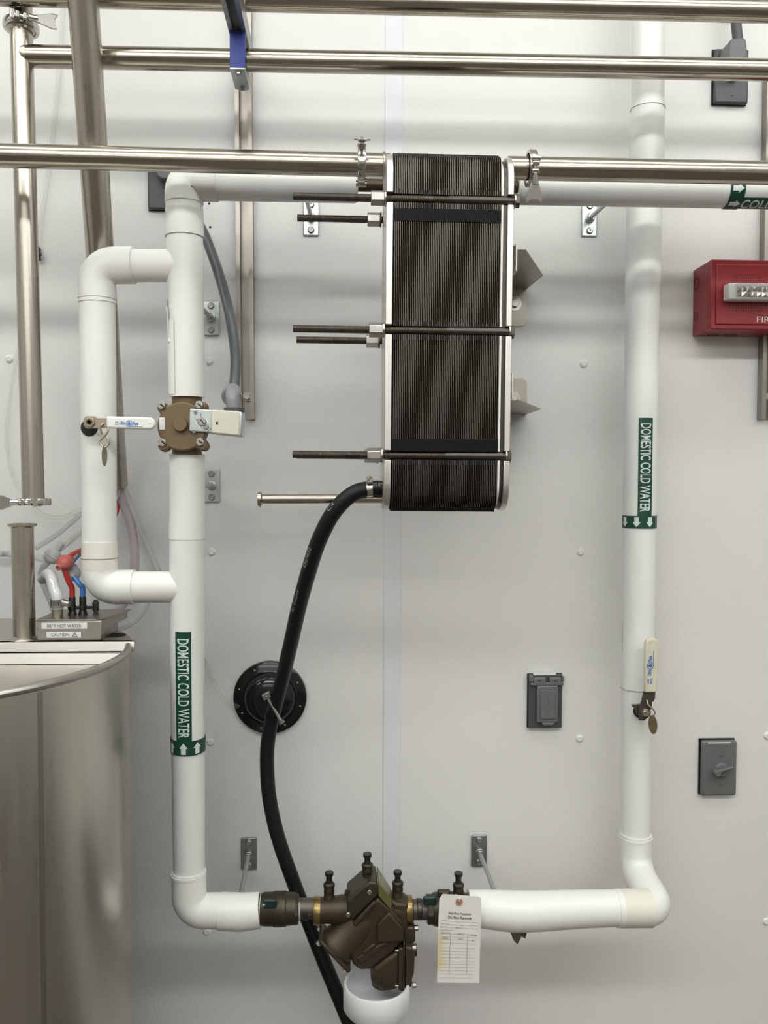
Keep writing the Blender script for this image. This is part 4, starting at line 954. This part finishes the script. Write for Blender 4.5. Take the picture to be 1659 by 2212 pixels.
MB().cyl(at(194, 913, 0.295), at(194, 913, LD), 0.0085, n=20).build('stem', 'handle_steel', lv)
MB().prism([at(181, 905, LD - .002), at(186, 899, LD - .002), at(206, 899, LD - .002), at(212, 903, LD - .002), at(236, 903, LD - .002), at(236, 925, LD - .002), at(188, 926, LD - .002), at(181, 920, LD - .002)], OUT * 0.003).build('lever_plate', 'handle_steel', lv, bevel=0.001)
MB().hexa(at(195, 912, LD), OUT, 0.0094, 0.006, 0.3).build('nut', 'handle_steel', lv, bevel=0.001)
MB().lathe([(0.0048, 0.004), (0.0048, 0.008), (0.003, 0.0082), (0.002, 0.006), (0, 0.006)], at(195, 912, LD), OUT, 16).build('stem_end', 'bronze', lv)
hd = [(232, 899.5), (325, 902), (332, 904), (337, 910), (338, 917), (335, 925), (328, 928.5), (300, 928), (232, 925.5)]
grip = MB().prism([at(x, y, LD - 0.004) for x, y in hd], OUT * 0.009).build('grip', 'handle_white', lv, bevel=0.0035, seg=3)
MB().lathe([(0.0035, 0), (0.0025, 0.0004), (0, 0.0004)], at(323, 913, LD + 0.0051), OUT, 16).build('grip_dimple', 'handle_white', grip)
hx_d = (at(320, 917, LD) - at(240, 914.5, LD)).normalized(); hy_d = OUT.cross(hx_d).normalized() * 1.0
if hy_d.z < 0: hy_d = -hy_d
logo(at(279, 915, LD + 0.0053), hx_d, hy_d, pxm(LD), grip, 0)
s_hook([(223, 915, 0.004), (218, 920, 0.006), (217, 928, 0.005), (221, 938, 0.004)], LD, lv)
s_hook([(223, 914, 0.003), (219, 918, 0.006), (217, 926, 0.006), (220, 936, 0.004)], LD, lv)
s_hook([(234, 924, 0.003), (233, 932, 0.004), (226, 942, 0.004), (217, 951, 0.004), (218, 960, 0.004), (225, 966, 0.004), (233, 962, 0.004), (235, 953, 0.004), (230, 942, 0.004)], LD, lv)
vt = empty('valve_tag', at(226, 961, LD), 'thin oval metal tag hanging on the level lever handle', 'tag')
MB().prism([at(226 + 6 * math.sin(a) * (1.0 if math.cos(a) < .6 else .8), 984 - 23 * math.cos(a), LD + 0.004 - 0.006 * math.sin(a)) for a in [2 * math.pi * k / 28 for k in range(28)]], OUT * 0.0012).build('disc', 'valve_tag', vt)
MB().torus(at(226, 964, LD + 0.004), OUT, 0.0022, 0.0008, 14, 6).build('eye', 'valve_tag', vt)
# right one, standing upright on the right riser
RD = 0.178
lv2 = empty('lever_valve', at(1392, 1535, RD - .02), 'cream lever handle with blue print standing upright on the right riser', 'valve')
MB().lathe([(0.0145, -0.002), (0.014, 0.004), (0, 0.004)], at(1383, 1536, 0.138), OUT, 18).build('jacket_opening', 'dark_hole', lv2)
MB().cyl(at(1386, 1538, 0.135), at(1391, 1538, RD), 0.0085, n=18).build('stem', 'handle_dark', lv2)
MB().prism([at(x, y, RD - .004) for x, y in [(1389, 1492), (1415, 1492), (1414, 1508), (1408, 1520), (1404, 1545), (1390, 1556), (1379, 1555), (1379, 1528), (1384, 1515)]], OUT * 0.0035).build('lever_plate', 'handle_dark', lv2, bevel=0.001)
MB().prism([at(x, y, RD - .012) for x, y in [(1364, 1521), (1381, 1520), (1382, 1545), (1375, 1543), (1371, 1530), (1365, 1526)]], OUT * 0.004).build('stop_plate', 'dark_bolt', lv2, bevel=0.0008)
MB().hexa(at(1393, 1538, RD - .001), OUT, 0.0085, 0.007, 0.1).build('nut', 'handle_steel', lv2, bevel=0.001)
MB().sphere(at(1393, 1538, RD + .006), 0.004, OUT, 0.6).build('stem_end', 'polished', lv2)
hd = [(1389, 1494), (1390, 1388), (1393, 1381), (1399, 1377), (1411, 1377), (1417, 1381), (1419.5, 1388), (1417, 1470), (1415, 1494)]
grip = MB().prism([at(x, y, RD - 0.004) for x, y in hd], OUT * 0.010).build('grip', 'handle_cream', lv2, bevel=0.0035, seg=3)
MB().lathe([(0.0032, 0), (0.0022, 0.0004), (0, 0.0004)], at(1405, 1387, RD + 0.0061), OUT, 16).build('grip_dimple', 'handle_cream', grip)
gu = (at(1405, 1400, RD) - at(1402, 1490, RD)).normalized(); gx = gu.cross(OUT).normalized()
if gx.x > 0: gx = -gx
logo(at(1404.5, 1438, RD + 0.0063), gu, gx, pxm(RD) * 1.15, grip, 1)
s_hook([(1397, 1512, 0.002), (1400, 1522, 0.006), (1410, 1531, 0.008), (1415, 1540, 0.007), (1411, 1547, 0.006)], RD, lv2, 'handle_steel', 0.0014)
s_hook([(1410, 1515, -.002), (1409, 1526, 0.003), (1405, 1535, 0.007), (1403, 1545, 0.006), (1408, 1549, 0.006)], RD, lv2, 'handle_steel', 0.0014)
vt2 = empty('valve_tag', at(1409, 1545, RD), 'brown oval metal tag hanging on the upright lever handle', 'tag')
MB().prism([at(1410 + 9.5 * math.sin(a) - 1.5 * math.cos(a), 1565 - 20.5 * math.cos(a), RD + 0.006 - 0.006 * math.sin(a)) for a in [2 * math.pi * k / 28 for k in range(28)]], OUT * 0.0012).build('disc', 'valve_tag_dark', vt2)
MB().torus(at(1409, 1550, RD + 0.008), OUT, 0.002, 0.0007, 14, 6).build('eye', 'valve_tag', vt2)

# ------------------------------------------------------------------ electrical covers
def wbox(x0, y0, x1, y1, d0, d1):
    a, b = at(x0, (y0 + y1) / 2, 0), at(x1, (y0 + y1) / 2, 0); t, u = at((x0 + x1) / 2, y0, 0), at((x0 + x1) / 2, y1, 0)
    return MB().box((a.x, -d1, u.z), (b.x, -d0, t.z))
def wpt(x, y, d): p = at(x, y, 0); return V(p.x, -d, p.z)
oc = empty('outlet_cover', wpt(1175, 1570, 0), 'grey weatherproof outlet cover with hinged flap right of centre', 'outlet')
wbox(1138, 1454, 1212, 1570, 0, 0.004).build('gasket', 'black', oc)
wbox(1140, 1455, 1211, 1569, 0.003, 0.013).build('plate', 'grey_dark', oc, bevel=0.0015)
wbox(1150, 1452.6, 1198, 1455, 0.004, 0.0132).build('label_tape', 'white', oc)
for x0, x1 in ((1140, 1148), (1209, 1214)): wbox(x0, 1456, x1, 1468, 0.012, 0.022).build('hinge_ear', 'grey', oc, bevel=0.001)
for x0, x1 in ((1148, 1174.5), (1182, 1208)):
    wbox(x0, 1459, x1, 1474, 0.013, 0.021).build('hinge_leaf', 'grey', oc, bevel=0.002)
    wbox((x0 + x1) / 2 - 4, 1464.5, (x0 + x1) / 2 + 4, 1466.5, 0.02, 0.0222).build('hinge_mark', 'grey_dark', oc, bevel=0.0006)
wbox(1142, 1470, 1213, 1476.5, 0.014, 0.021).build('hinge_bar', 'grey', oc, bevel=0.002)
fp = wbox(1155, 1476, 1200, 1555, 0.013, 0.023).build('flap', 'grey', oc, bevel=0.003)
wbox(1162, 1484, 1194, 1547, 0.0225, 0.026).build('flap_panel', 'grey', fp, bevel=0.0022)
MB().prism([wpt(1164, 1554, .014), wpt(1192, 1554, .014), wpt(1188, 1560, .014), wpt(1168, 1560, .014)], OUT * 0.012).build('flap_lip', 'grey', fp, bevel=0.0015)
for q in range(8): wbox(1176, 1500 + q * 4.4, 1182, 1502 + q * 4.4, 0.0255, 0.0268).build('raised_mark', 'grey', fp, bevel=0.0003)
MB().sphere(wpt(1176, 1563, 0.013), 0.002, OUT, 0.6, 10, 6).build('screw', 'bolt', oc)

sw = empty('switch_cover', wpt(1547, 1715, 0), 'grey weatherproof switch cover with tilted lever at lower right', 'switch')
wbox(1508, 1594, 1584, 1714, 0, 0.004).build('gasket', 'black', sw)
wbox(1510, 1596, 1585, 1714, 0.003, 0.016).build('plate', 'grey', sw, bevel=0.005, seg=3)
MB().obox((wpt(1521, 1599.2, .0145) + wpt(1573, 1598.6, .0145)) / 2, X * 0.0255, (Y + Z * 0.9).normalized() * 0.0026, (Y * -1 + Z).normalized() * 0.0006).build('label_tape', 'white', sw)
for y in (1626.5, 1687): MB().lathe([(0.0032, 0), (0.0028, 0.0012), (0, 0.0016)], wpt(1551, y, 0.016), OUT, 14).build('screw', 'polished', sw)
MB().lathe([(0.0175, 0), (0.0165, 0.003), (0.0125, 0.005), (0.0115, 0.011), (0, 0.012)], wpt(1551, 1658, 0.0155), OUT, 32).build('hub', 'grey', sw)
lvr = MB().prism([wpt(1535, 1663, 0.027), wpt(1528, 1658, 0.027), wpt(1528, 1653, 0.027), wpt(1540, 1651, 0.027), wpt(1568, 1644, 0.027), wpt(1569, 1647, 0.027), wpt(1545, 1656, 0.027)], OUT * 0.011).build('lever', 'grey', sw, bevel=0.0015)
MB().cyl(wpt(1534, 1658, 0.026), wpt(1534, 1658, 0.042), 0.0068, n=18).build('lever_knob', 'grey', lvr, bevel=0.001)

pc = empty('outlet_box', wpt(1574, 230, 0), 'grey outlet plate with plugged cord in the top right corner', 'outlet')
wbox(1536, 110, 1611, 229, 0, 0.004).build('gasket', 'black', pc)
wbox(1538, 112, 1611, 229, 0.003, 0.014).build('plate', 'grey_dark', pc, bevel=0.004)
MB().lathe([(0.018, 0), (0.018, 0.008), (0.016, 0.01)], wpt(1576, 158, 0.013), OUT, 28).build('socket', 'grey_dark', pc)
MB().sphere(wpt(1576, 211, 0.0145), 0.003, OUT, 0.5, 12, 6).build('screw', 'grey', pc)
MB().cyl(wpt(1578, 172, 0.014), wpt(1578, 172, 0.03), 0.0105, n=20).build('earth_tab', 'bronze', pc)
pl = empty('power_plug', wpt(1590, 120, 0.05), 'grey right-angle plug with cord rising out of the picture', 'plug')
MB().prism([at(1577, 87, .065), at(1584, 81, .065), at(1606, 80, .065), at(1613, 84, .065), at(1616, 124, .065), at(1600, 129, .065), at(1574, 127, .065)], OUT * -0.05).build('plug_body', 'grey', pl, bevel=0.006, seg=3)
MB().cyl(at(1590, 126, .03), wpt(1578, 158, .02), 0.015, n=20).build('plug_neck', 'grey_dark', pl)
MB().tube([at(1594, 88, .045), at(1589, 40, .05), at(1586, -60, .05), at(1586, -600, .03)], 0.0105, 20).build('cord', 'grey_dark', pl)

p2 = empty('outlet_box', wpt(345, 457, 0), 'grey outlet plate half hidden behind the elbow of the white riser', 'outlet')
wbox(321, 340, 394, 457, 0, 0.004).build('gasket', 'black', p2)
wbox(322, 341, 394, 456, 0.003, 0.014).build('plate', 'grey_dark', p2, bevel=0.003)
MB().cyl(wpt(364, 384, .012), wpt(366, 384, .05), 0.019, n=28).build('conduit_hub', 'grey', p2, bevel=0.002)

# small black knob on the wall at left
kb = empty('line_clip', at(82, 546, 0), 'small black line clip on the wall behind the far left pipe', 'clip')
MB().lathe([(0.008, 0), (0.008, 0.01), (0.0055, 0.012), (0.0055, 0.02), (0, 0.02)], at(80, 540, 0), OUT, 16).build('clip_body', 'black', kb)
MB().cyl(at(77, 534, 0.012), at(84, 562, 0.012), 0.005, n=12).build('clip_barrel', 'black', kb)
MB().cyl(at(78, 550, 0.012), at(89, 549, 0.012), 0.0035, n=10).build('clip_nozzle', 'black', kb)

# ------------------------------------------------------------------ fire alarm
fa = empty('fire_alarm', wpt(1580, 727, 0), 'red fire alarm sounder with clear strobe, cut by the right edge', 'alarm')
fx0 = at(1496.5, 655, 0).x; fx1 = fx0 + 0.235; fz1 = at(1499, 584, 0).z; fz0 = at(1495, 727, 0).z
FDp = 0.092
MB().prism([V(fx0, 0, fz0), V(fx1, 0, fz0), V(fx1, 0, fz1), V(fx0, 0, fz1)], OUT * (FDp - 0.012)).build('back_box', 'red', fa, bevel=0.002)
MB().box((fx0 - 0.0006, -FDp, fz0 - 0.0006), (fx1, -(FDp - 0.0125), fz1 + 0.0006)).build('face_plate', 'red', fa, bevel=0.0022)
fm = MB()
i1 = 0.0095
MB().box((fx0 + i1, -FDp - 0.003, fz0 + i1), (fx1 - i1, -FDp + 0.001, fz1 - i1)).build('raised_face', 'red', fa, bevel=0.0028, seg=3)
def FP(px, py, dd=0.0): return at(px, py, FDp + 0.003 + dd)
# strobe
sx_0, sx_1 = FP(1562, 634).x, FP(1562, 634).x + 0.105; zs0, zs1 = FP(1565, 652).z, FP(1565, 617).z
sb_ = MB().box((sx_0, -FDp - 0.030, zs0), (sx_1, -FDp - 0.002, zs1)).build('strobe_base', 'white', fa, bevel=0.003)
lx0 = sx_0 + 0.0125
MB().box((lx0, -FDp - 0.040, zs0 + 0.003), (sx_1 - 0.0125, -FDp - 0.029, zs1 - 0.002)).build('strobe_lens', 'lens', fa, bevel=0.003)
rf = MB()
for i in range(7):
    for j in range(2):
        x0_ = lx0 + 0.003 + i * 0.0105; z0_ = zs0 + 0.005 + j * 0.0105
        c = [V(x0_, -FDp - 0.0305, z0_), V(x0_ + 0.0105, -FDp - 0.0305, z0_), V(x0_ + 0.0105, -FDp - 0.0305, z0_ + 0.0105), V(x0_, -FDp - 0.0305, z0_ + 0.0105), V(x0_ + random.uniform(.003, .008), -FDp - random.uniform(0.032, 0.0365), z0_ + random.uniform(.003, .008))]
        rf.add(c, [(0, 1, 4), (1, 2, 4), (2, 3, 4), (3, 0, 4)])
rf.build('strobe_reflector', 'polished', fa, smooth=0)
# sounder holes, upper and lower fields
hm = None
kk = pxm(FDp + .003)
rows_up = [(594.5, 1591, 10), (600, 1585.5, 12), (606, 1580, 14), (611, 1575, 16)]
rows_dn = [(655, 1574.5, 16), (660, 1574, 16), (665.5, 1579, 14), (671, 1585, 12), (676.5, 1590, 10)]
for y_, x_, n_ in rows_up + rows_dn:
    for q in range(n_):
        if 611 <= y_ <= 612 and 3 <= q <= 13: continue
        p = FP(x_ + q * 5.35, y_, 0.0002)
        if hm is None:
            hm = MB().cyl(V(0, 0, 0), V(0, -0.0003, 0), 0.00105, n=8).mesh('sounder_hole', V(0, 0, 0), 'dark_hole', 0)
        link('sounder_hole', hm, p, fa)
flat_text('FIRE', FP(1632, 690) + X * 0.0215, X, Z, 0.037, 0.0115, 'lettering_white', fa, bold=0.0)
for a, y_, r in ((0.40, 617, 0.0125), (0.40, 688, 0.009)):
    c = V(fx0 - 0.0003, -0.0105 - 0.002, at(1500, y_, 0).z)
    MB().lathe([(r - 0.0012, 0), (r, 0), (r, 0.0004), (r - .0012, .0004)], c + Y * -0.006, -X, 24).build('knockout', 'dark_hole', fa)
for x_ in (0.035, 0.072):
    MB().lathe([(0.0105, 0), (0.012, 0), (0.012, 0.0004), (0.0105, .0004)], V(fx0 + x_, -0.024, fz0 - 0.0002), -Z, 24).build('knockout', 'dark_hole', fa)

# ------------------------------------------------------------------ tank
TC = V(-0.72, -0.39, 0); TRr = 0.35; TZ = 1.21
tk = empty('steel_tank', (TC.x, TC.y, 0), 'round stainless tank in the lower left corner', 'tank')
MB().lathe([(TRr, 0.06), (TRr, 0.4), (TRr, 0.8), (TRr, TZ - 0.010)], TC, Z, 160).build('shell', 'sheet', tk)
MB().lathe([(0, 0.06), (TRr, 0.06)], TC, Z, 96).build('bottom', 'sheet', tk)
MB().torus(TC + Z * (TZ - 0.006), Z, TRr - 0.001, 0.0066, 128, 10).build('rim', 'sheet_lid', tk)
for a_ in (0.6, 2.2, 3.9, 5.4): MB().cyl(TC + V(math.cos(a_) * 0.3, math.sin(a_) * 0.3, 0), TC + V(math.cos(a_) * 0.3, math.sin(a_) * 0.3, 0.07), 0.02, n=16).build('foot', 'sheet', tk)
def chord(y): return math.sqrt(max(0, TRr ** 2 - (y - TC.y) ** 2))
def half(y0, back, z, th, r=TRr + 0.004):
    n = 40; pts = []; c = math.sqrt(r * r - (y0 - TC.y) ** 2); a0 = math.atan2(y0 - TC.y, c); a1 = math.pi - a0
    if back: an = [a0 + (a1 - a0) * k / n for k in range(n + 1)]
    else: an = [a0 - (a0 - (-math.pi - a0)) * k / n for k in range(n + 1)]
    return MB().prism([TC + V(r * math.cos(a), r * math.sin(a), z) for a in an], Z * th)
yb_ = -0.297
bl = half(yb_, True, TZ - 0.001, 0.003, TRr + 0.006).build('back_lid', 'sheet_lid', tk)
cxr = TC.x + math.sqrt((TRr + .006) ** 2 - (yb_ - TC.y) ** 2)
MB().prism([V(TC.x - 0.34, yb_ + 0.014, TZ + 0.002), V(TC.x - 0.34, yb_ - 0.001, TZ + 0.002), V(TC.x - 0.34, yb_ - 0.006, TZ - 0.0155), V(TC.x - 0.34, yb_ + 0.004, TZ - 0.0155)], X * (cxr + 0.004 - TC.x + 0.34)).build('lid_edge', 'sheet_lid', bl, bevel=0.0015)
flid = half(-0.334, False, TZ - 0.034, 0.003, TRr - 0.004).build('front_lid', 'sheet_lid', tk)
cxf = TC.x + chord(-0.328) - 0.014
MB().prism([V(TC.x - 0.32, -0.318, TZ - 0.0136), V(TC.x - 0.32, -0.326, TZ - 0.0136), V(TC.x - 0.32, -0.332, TZ - 0.031), V(TC.x - 0.32, -0.318, TZ - 0.031)], X * (cxf - TC.x + 0.32)).build('lid_edge', 'sheet_lid', flid, bevel=0.001)
MB().add([V(cxf, -0.332, TZ - 0.031), V(cxf, -0.326, TZ - 0.0136), V(cxf + 0.012, -0.345, TZ - 0.016), V(cxf + 0.006, -0.352, TZ - 0.026)], [(0, 1, 2, 3)]).build('lid_corner', 'sheet_lid', flid)
MB().cyl(V(-0.425, -0.235, TZ + 0.0016), V(-0.425, -0.235, TZ + 0.0026), 0.022, n=30).build('lid_opening', 'dark_hole', bl)
# vertical weld seams of the shell
for px in (92,):
    best = min((abs(a_ - 0) * 0 + abs((lambda p: ((p - CAM).dot(cr) / (p - CAM).dot(fwd) * F + W / 2))(TC + V(TRr * math.cos(a_), TRr * math.sin(a_), 0.9)) - px), a_) for a_ in [-1.6 + 0.004 * k for k in range(420)])[1]
    e = V(math.cos(best), math.sin(best), 0); tdir = V(-math.sin(best), math.cos(best), 0)
    MB().obox(TC + e * (TRr + 0.0001) + Z * 0.63, e * 0.0004, tdir * 0.004, Z * 0.565).build('weld_seam', 'sheet_dark', tk)

# hot-water block on the lid
HB = 0.288
hb_ = empty('manifold_box', at(150, 1381, HB), 'small steel box with hot water and caution labels on the tank lid', 'box')
x0_, x1_ = at(79, 1360, HB).x, at(205, 1360, HB).x; z1_ = at(140, 1341, HB).z; z0_ = TZ + 0.002
MB().box((x0_, -HB, z0_), (x1_ + 0.012, -0.175, z1_)).build('body', 'sheet_dark', hb_, bevel=0.0015)
MB().prism([V(x0_ - 0.001, -HB - 0.001, z1_), V(x1_ + 0.001, -HB - 0.001, z1_), V(x1_ + 0.013, -HB + 0.012, z1_), V(x1_ + 0.034, -0.20, z1_), V(x1_ + 0.034, -0.165, z1_), V(x0_ - 0.001, -0.165, z1_)], Z * 0.0022).build('top_plate', 'sheet_dark', hb_, bevel=0.0005)
MB().prism([V(x1_ + 0.002, -HB + 0.001, z1_ + .001), V(x1_ + 0.034, -0.20, z1_ + .001), V(x1_ + 0.034, -0.20, z1_ - 0.010), V(x1_ + 0.012, -HB + 0.01, z1_ - 0.016)], V(0.0015, 0.001, 0)).build('side_flange', 'sheet_dark', hb_)
def lab(x0, y0, x1, y1, txt, w_, h_, tri=False):
    a = at((x0 + x1) / 2, (y0 + y1) / 2, HB + 0.0006); k_ = pxm(HB)
    o = MB().obox(a, X * (x1 - x0) / 2 * k_, Y * 0.0003, Z * (y1 - y0) / 2 * k_).build('paper_label', 'white', hb_, smooth=0, label='white printed label: ' + txt)
    flat_text(txt, a + OUT * 0.0004 - X * (0.006 if tri else 0), X, Z, w_ * k_, h_ * k_, 'ink', o)
    if tri:
        c = a + OUT * 0.0006 + X * 0.0195; e = 0.0042
        P_ = [c + V(0, 0, e), c + V(e * 1.05, 0, -e * 0.7), c + V(-e * 1.05, 0, -e * 0.7)]
        m_ = MB()
        for i in range(3): m_.cyl(P_[i], P_[(i + 1) % 3], 0.00045, n=5)
        m_.cyl(c + Z * 0.0018, c - Z * 0.0008, 0.0004, n=5); m_.build('warning_sign', 'ink', o)
lab(91, 1345, 187, 1358, '180°F HOT WATER', 72, 7.5)
lab(101.5, 1364.5, 174, 1377.5, 'CAUTION', 38, 6.5, True)
# fittings on it
SN = at(124, 1333, 0.262)
nz = empty('hose_barb', V(SN.x, SN.y, z1_ + .002), 'steel outlet with banded clear hose on the label box', 'fitting')
MB().cyl(V(SN.x, SN.y, z1_ + 0.002), V(SN.x, SN.y, z1_ + 0.03), 0.0092, n=24).build('outlet', 'steel_v', nz)
MB().lathe([(0.0118, 0), (0.0130, 0), (0.0130, 0.014), (0.0118, 0.014)], V(SN.x, SN.y, z1_ + 0.0215), Z, 28).build('clamp_band', 'bolt', nz)
for q in range(5): MB().obox(V(SN.x - 0.006 + q * 0.003, SN.y - 0.0128 + abs(q - 2) * 0.0006, z1_ + 0.0285), X * 0.0006, Y * 0.0005, Z * 0.004).build('clamp_slot', 'dark_hole', nz)
MB().cyl(V(SN.x + 0.012, SN.y - 0.008, z1_ + 0.031), V(SN.x + 0.026, SN.y - 0.012, z1_ + 0.028), 0.0055, n=16).build('clamp_screw', 'bolt', nz)
def hose(name, pts, r, m, label, n=8, cat='hose', group=None):
    o = MB().tube(spline(pts, n), r, 16).build(name, m); return tag(o, label, cat, group)
wtop = V(SN.x, SN.y, z1_ + 0.018)
hose('clear_hose', [wtop, V(SN.x, SN.y, z1_ + .04), at(117, 1272, 0.258), at(111, 1248, 0.25), at(103, 1240, 0.235), at(92, 1250, 0.21)], 0.0105, 'hose_white', 'thick milky hose rising from the steel outlet on the label box')
def capfit(px, py, d, label, hm_):
    p = V(at(px, py, d).x, -d, z1_ + 0.002)
    t = empty('elbow_fitting', p, label, 'fitting')
    MB().lathe([(0.0085, 0), (0.0075, 0.005), (0.006, 0.008), (0.0075, 0.011), (0.0082, 0.016), (0.0075, 0.017)], p, Z, 20).build('base', 'black', t)
    MB().lathe([(0.0062, 0.012), (0.0062, 0.032), (0.0055, 0.034)], p, Z, 20).build('sleeve', 'black', t)
    MB().obox(p + V(0.010, 0, 0.0135), X * 0.007, Y * 0.004, Z * 0.0028).build('grip_tab', 'black', t, bevel=0.001)
    return p
q1 = capfit(156, 1322, 0.235, 'black push fitting below the red hose', 'r'); q2 = capfit(179, 1321, 0.232, 'black push fitting below the blue hose', 'b')
hose('red_hose', [q1 + Z * 0.028, q1 + Z * 0.05, at(148, 1255, 0.24), at(138, 1228, 0.243)], 0.0050, 'hose_red', 'short red hose between black fitting and red check valve')
hose('red_hose', [at(147, 1204, 0.238), at(158, 1197, 0.225), at(178, 1187, 0.19), at(210, 1165, 0.12), at(250, 1110, 0.06), at(256, 1055, 0.040), at(258, 1015, 0.046)], 0.0048, 'hose_red', 'red hose passing behind the loop pipe up into the slanted tube')
hose('blue_hose', [q2 + Z * 0.028, q2 + Z * 0.05, at(172, 1262, 0.235), at(160, 1246, 0.232)], 0.0050, 'hose_blue', 'short blue hose between black fitting and grey check valve')
hose('blue_hose', [at(153, 1232, 0.205), at(156, 1214, 0.20), at(168, 1200, 0.18), at(184, 1188, 0.15), at(215, 1165, 0.10), at(242, 1100, 0.060), at(242, 1030, 0.058)], 0.0050, 'hose_blue', 'blue hose passing behind the loop pipe up into the slanted tube')
def check(px, py, d, ax_, m, label, r=0.0135):
    c = at(px, py, d); a = ax_.normalized(); t = empty('check_valve', c, label, 'valve')
    MB().lathe([(0.005, -0.022), (0.006, -0.014), (r * .8, -0.011), (r, -0.006), (r, 0.006), (r * .8, 0.011), (0.006, 0.014), (0.005, 0.022)], c, a, 24).build('body', m, t)
    MB().lathe([(r, -0.002), (r + .0012, -0.001), (r + .0012, 0.001), (r, 0.002)], c, a, 24).build('rib', m, t)
    MB().cyl(c + a * 0.018, c + a * 0.03, 0.0062, n=14).build('barb', 'check_grey', t)
check(113, 1201, 0.22, V(0.45, 0.1, 0.62), 'check_grey', 'milky check valve left of the red one', 0.0145)
check(141, 1215, 0.243, V(0.3, 0.75, 0.35), 'check_red', 'pinkish red check valve on the red hose')
check(157, 1239, 0.218, V(-0.15, 0.9, 0.3), 'check_grey', 'grey check valve on the blue hose')
hose('clear_hose', [at(122, 1190, 0.205), at(150, 1168, 0.18), at(182, 1142, 0.14), at(215, 1110, 0.09), at(250, 1070, 0.068), at(250, 1025, 0.066)], 0.0065, 'clear_hose', 'clear hose from the milky check valve to the slanted tube')
hose('clear_hose', [at(103, 1215, 0.215), at(92, 1228, 0.20), at(88, 1245, 0.19), at(97, 1270, 0.185), at(110, 1300, 0.18), at(116, 1322, 0.18)], 0.0058, 'clear_hose', 'clear hose looping down behind the milky hose')
hose('clear_line', [at(72, 1096, 0.03), at(95, 1113, 0.03), at(130, 1118, 0.03), at(160, 1108, 0.03), at(190, 1092, 0.032), at(236, 1052, 0.034)], 0.0050, 'clear_line', 'thin clear line curving below the lower left wing clamp')
hose('clear_line', [at(76, 1184, 0.08), at(115, 1160, 0.08), at(150, 1132, 0.075), at(182, 1104, 0.07), at(222, 1078, 0.05), at(238, 1045, 0.046)], 0.0056, 'clear_hose', 'thin clear line rising from the tank stub to the loop pipe')
hose('clear_line', [at(-400, 1215, 0.02), at(-30, 1198, 0.03), at(10, 1196, 0.03), at(50, 1200, 0.05), at(90, 1207, 0.10), at(105, 1208, 0.16)], 0.0065, 'clear_hose', 'clear line from the left picture edge to the milky check valve')
hose('clear_line', [at(256, 1025, 0.055), at(268, 1055, 0.05), at(290, 1110, 0.05), at(315, 1170, 0.06), at(342, 1235, 0.08), at(360, 1280, 0.09)], 0.0062, 'clear_hose', 'thin clear line running from the slanted tube down to the riser')
hose('clear_hose', [at(256, 1030, 0.058), at(262, 1075, 0.05), at(282, 1130, 0.05), at(291, 1190, 0.06), at(288, 1245, 0.07), at(270, 1300, 0.08), at(240, 1325, 0.10)], 0.0092, 'clear_pink', 'wide pinkish clear hose hanging between loop pipe and riser')
hose('clear_line', [at(325, 1290, 0.04), at(312, 1320, 0.05), at(290, 1345, 0.06), at(262, 1358, 0.08), at(235, 1362, 0.11)], 0.0042, 'clear_hose', 'thin clear line arching behind the label box')
hose('clear_line', [at(415, 1395, 0.02), at(440, 1425, 0.02), at(462, 1475, 0.02), at(485, 1512, 0.02), at(515, 1527, 0.015)], 0.0044, 'clear_line', 'thin clear line from the riser to the round wall plate')
hose('clear_line', [at(137, -600, 0.008), at(136, -40, 0.008), at(134, 60, 0.008), at(124, 200, 0.008), at(108, 350, 0.008), at(95, 440, 0.008), at(82, 530, 0.010)], 0.0050, 'clear_line', 'faint clear line descending the wall beside the far left pipe')
hose('clear_line', [at(75, 560, 0.010), at(45, 720, 0.008), at(22, 850, 0.008), at(14, 950, 0.008), at(28, 1030, 0.012), at(60, 1090, 0.03)], 0.0030, 'clear_line', 'faint clear line bowing left on the wall below the black clip')
ss = V(at(207, 1322, 0.205).x, -0.205, z1_ + .002)
sp = empty('spring_bolt', ss, 'dark threaded bolt standing at the right of the label box', 'bolt')
MB().cyl(ss, ss + Z * 0.024, 0.0042, n=12).build('shank', 'dark_bolt', sp)
MB().lathe([(0.0062, 0.004), (0.0068, 0.008), (0.0055, 0.009), (0.0068, 0.013), (0.0055, 0.014), (0.0068, 0.018), (0.0055, 0.02)], ss, Z, 16).build('coils', 'dark_bolt', sp)
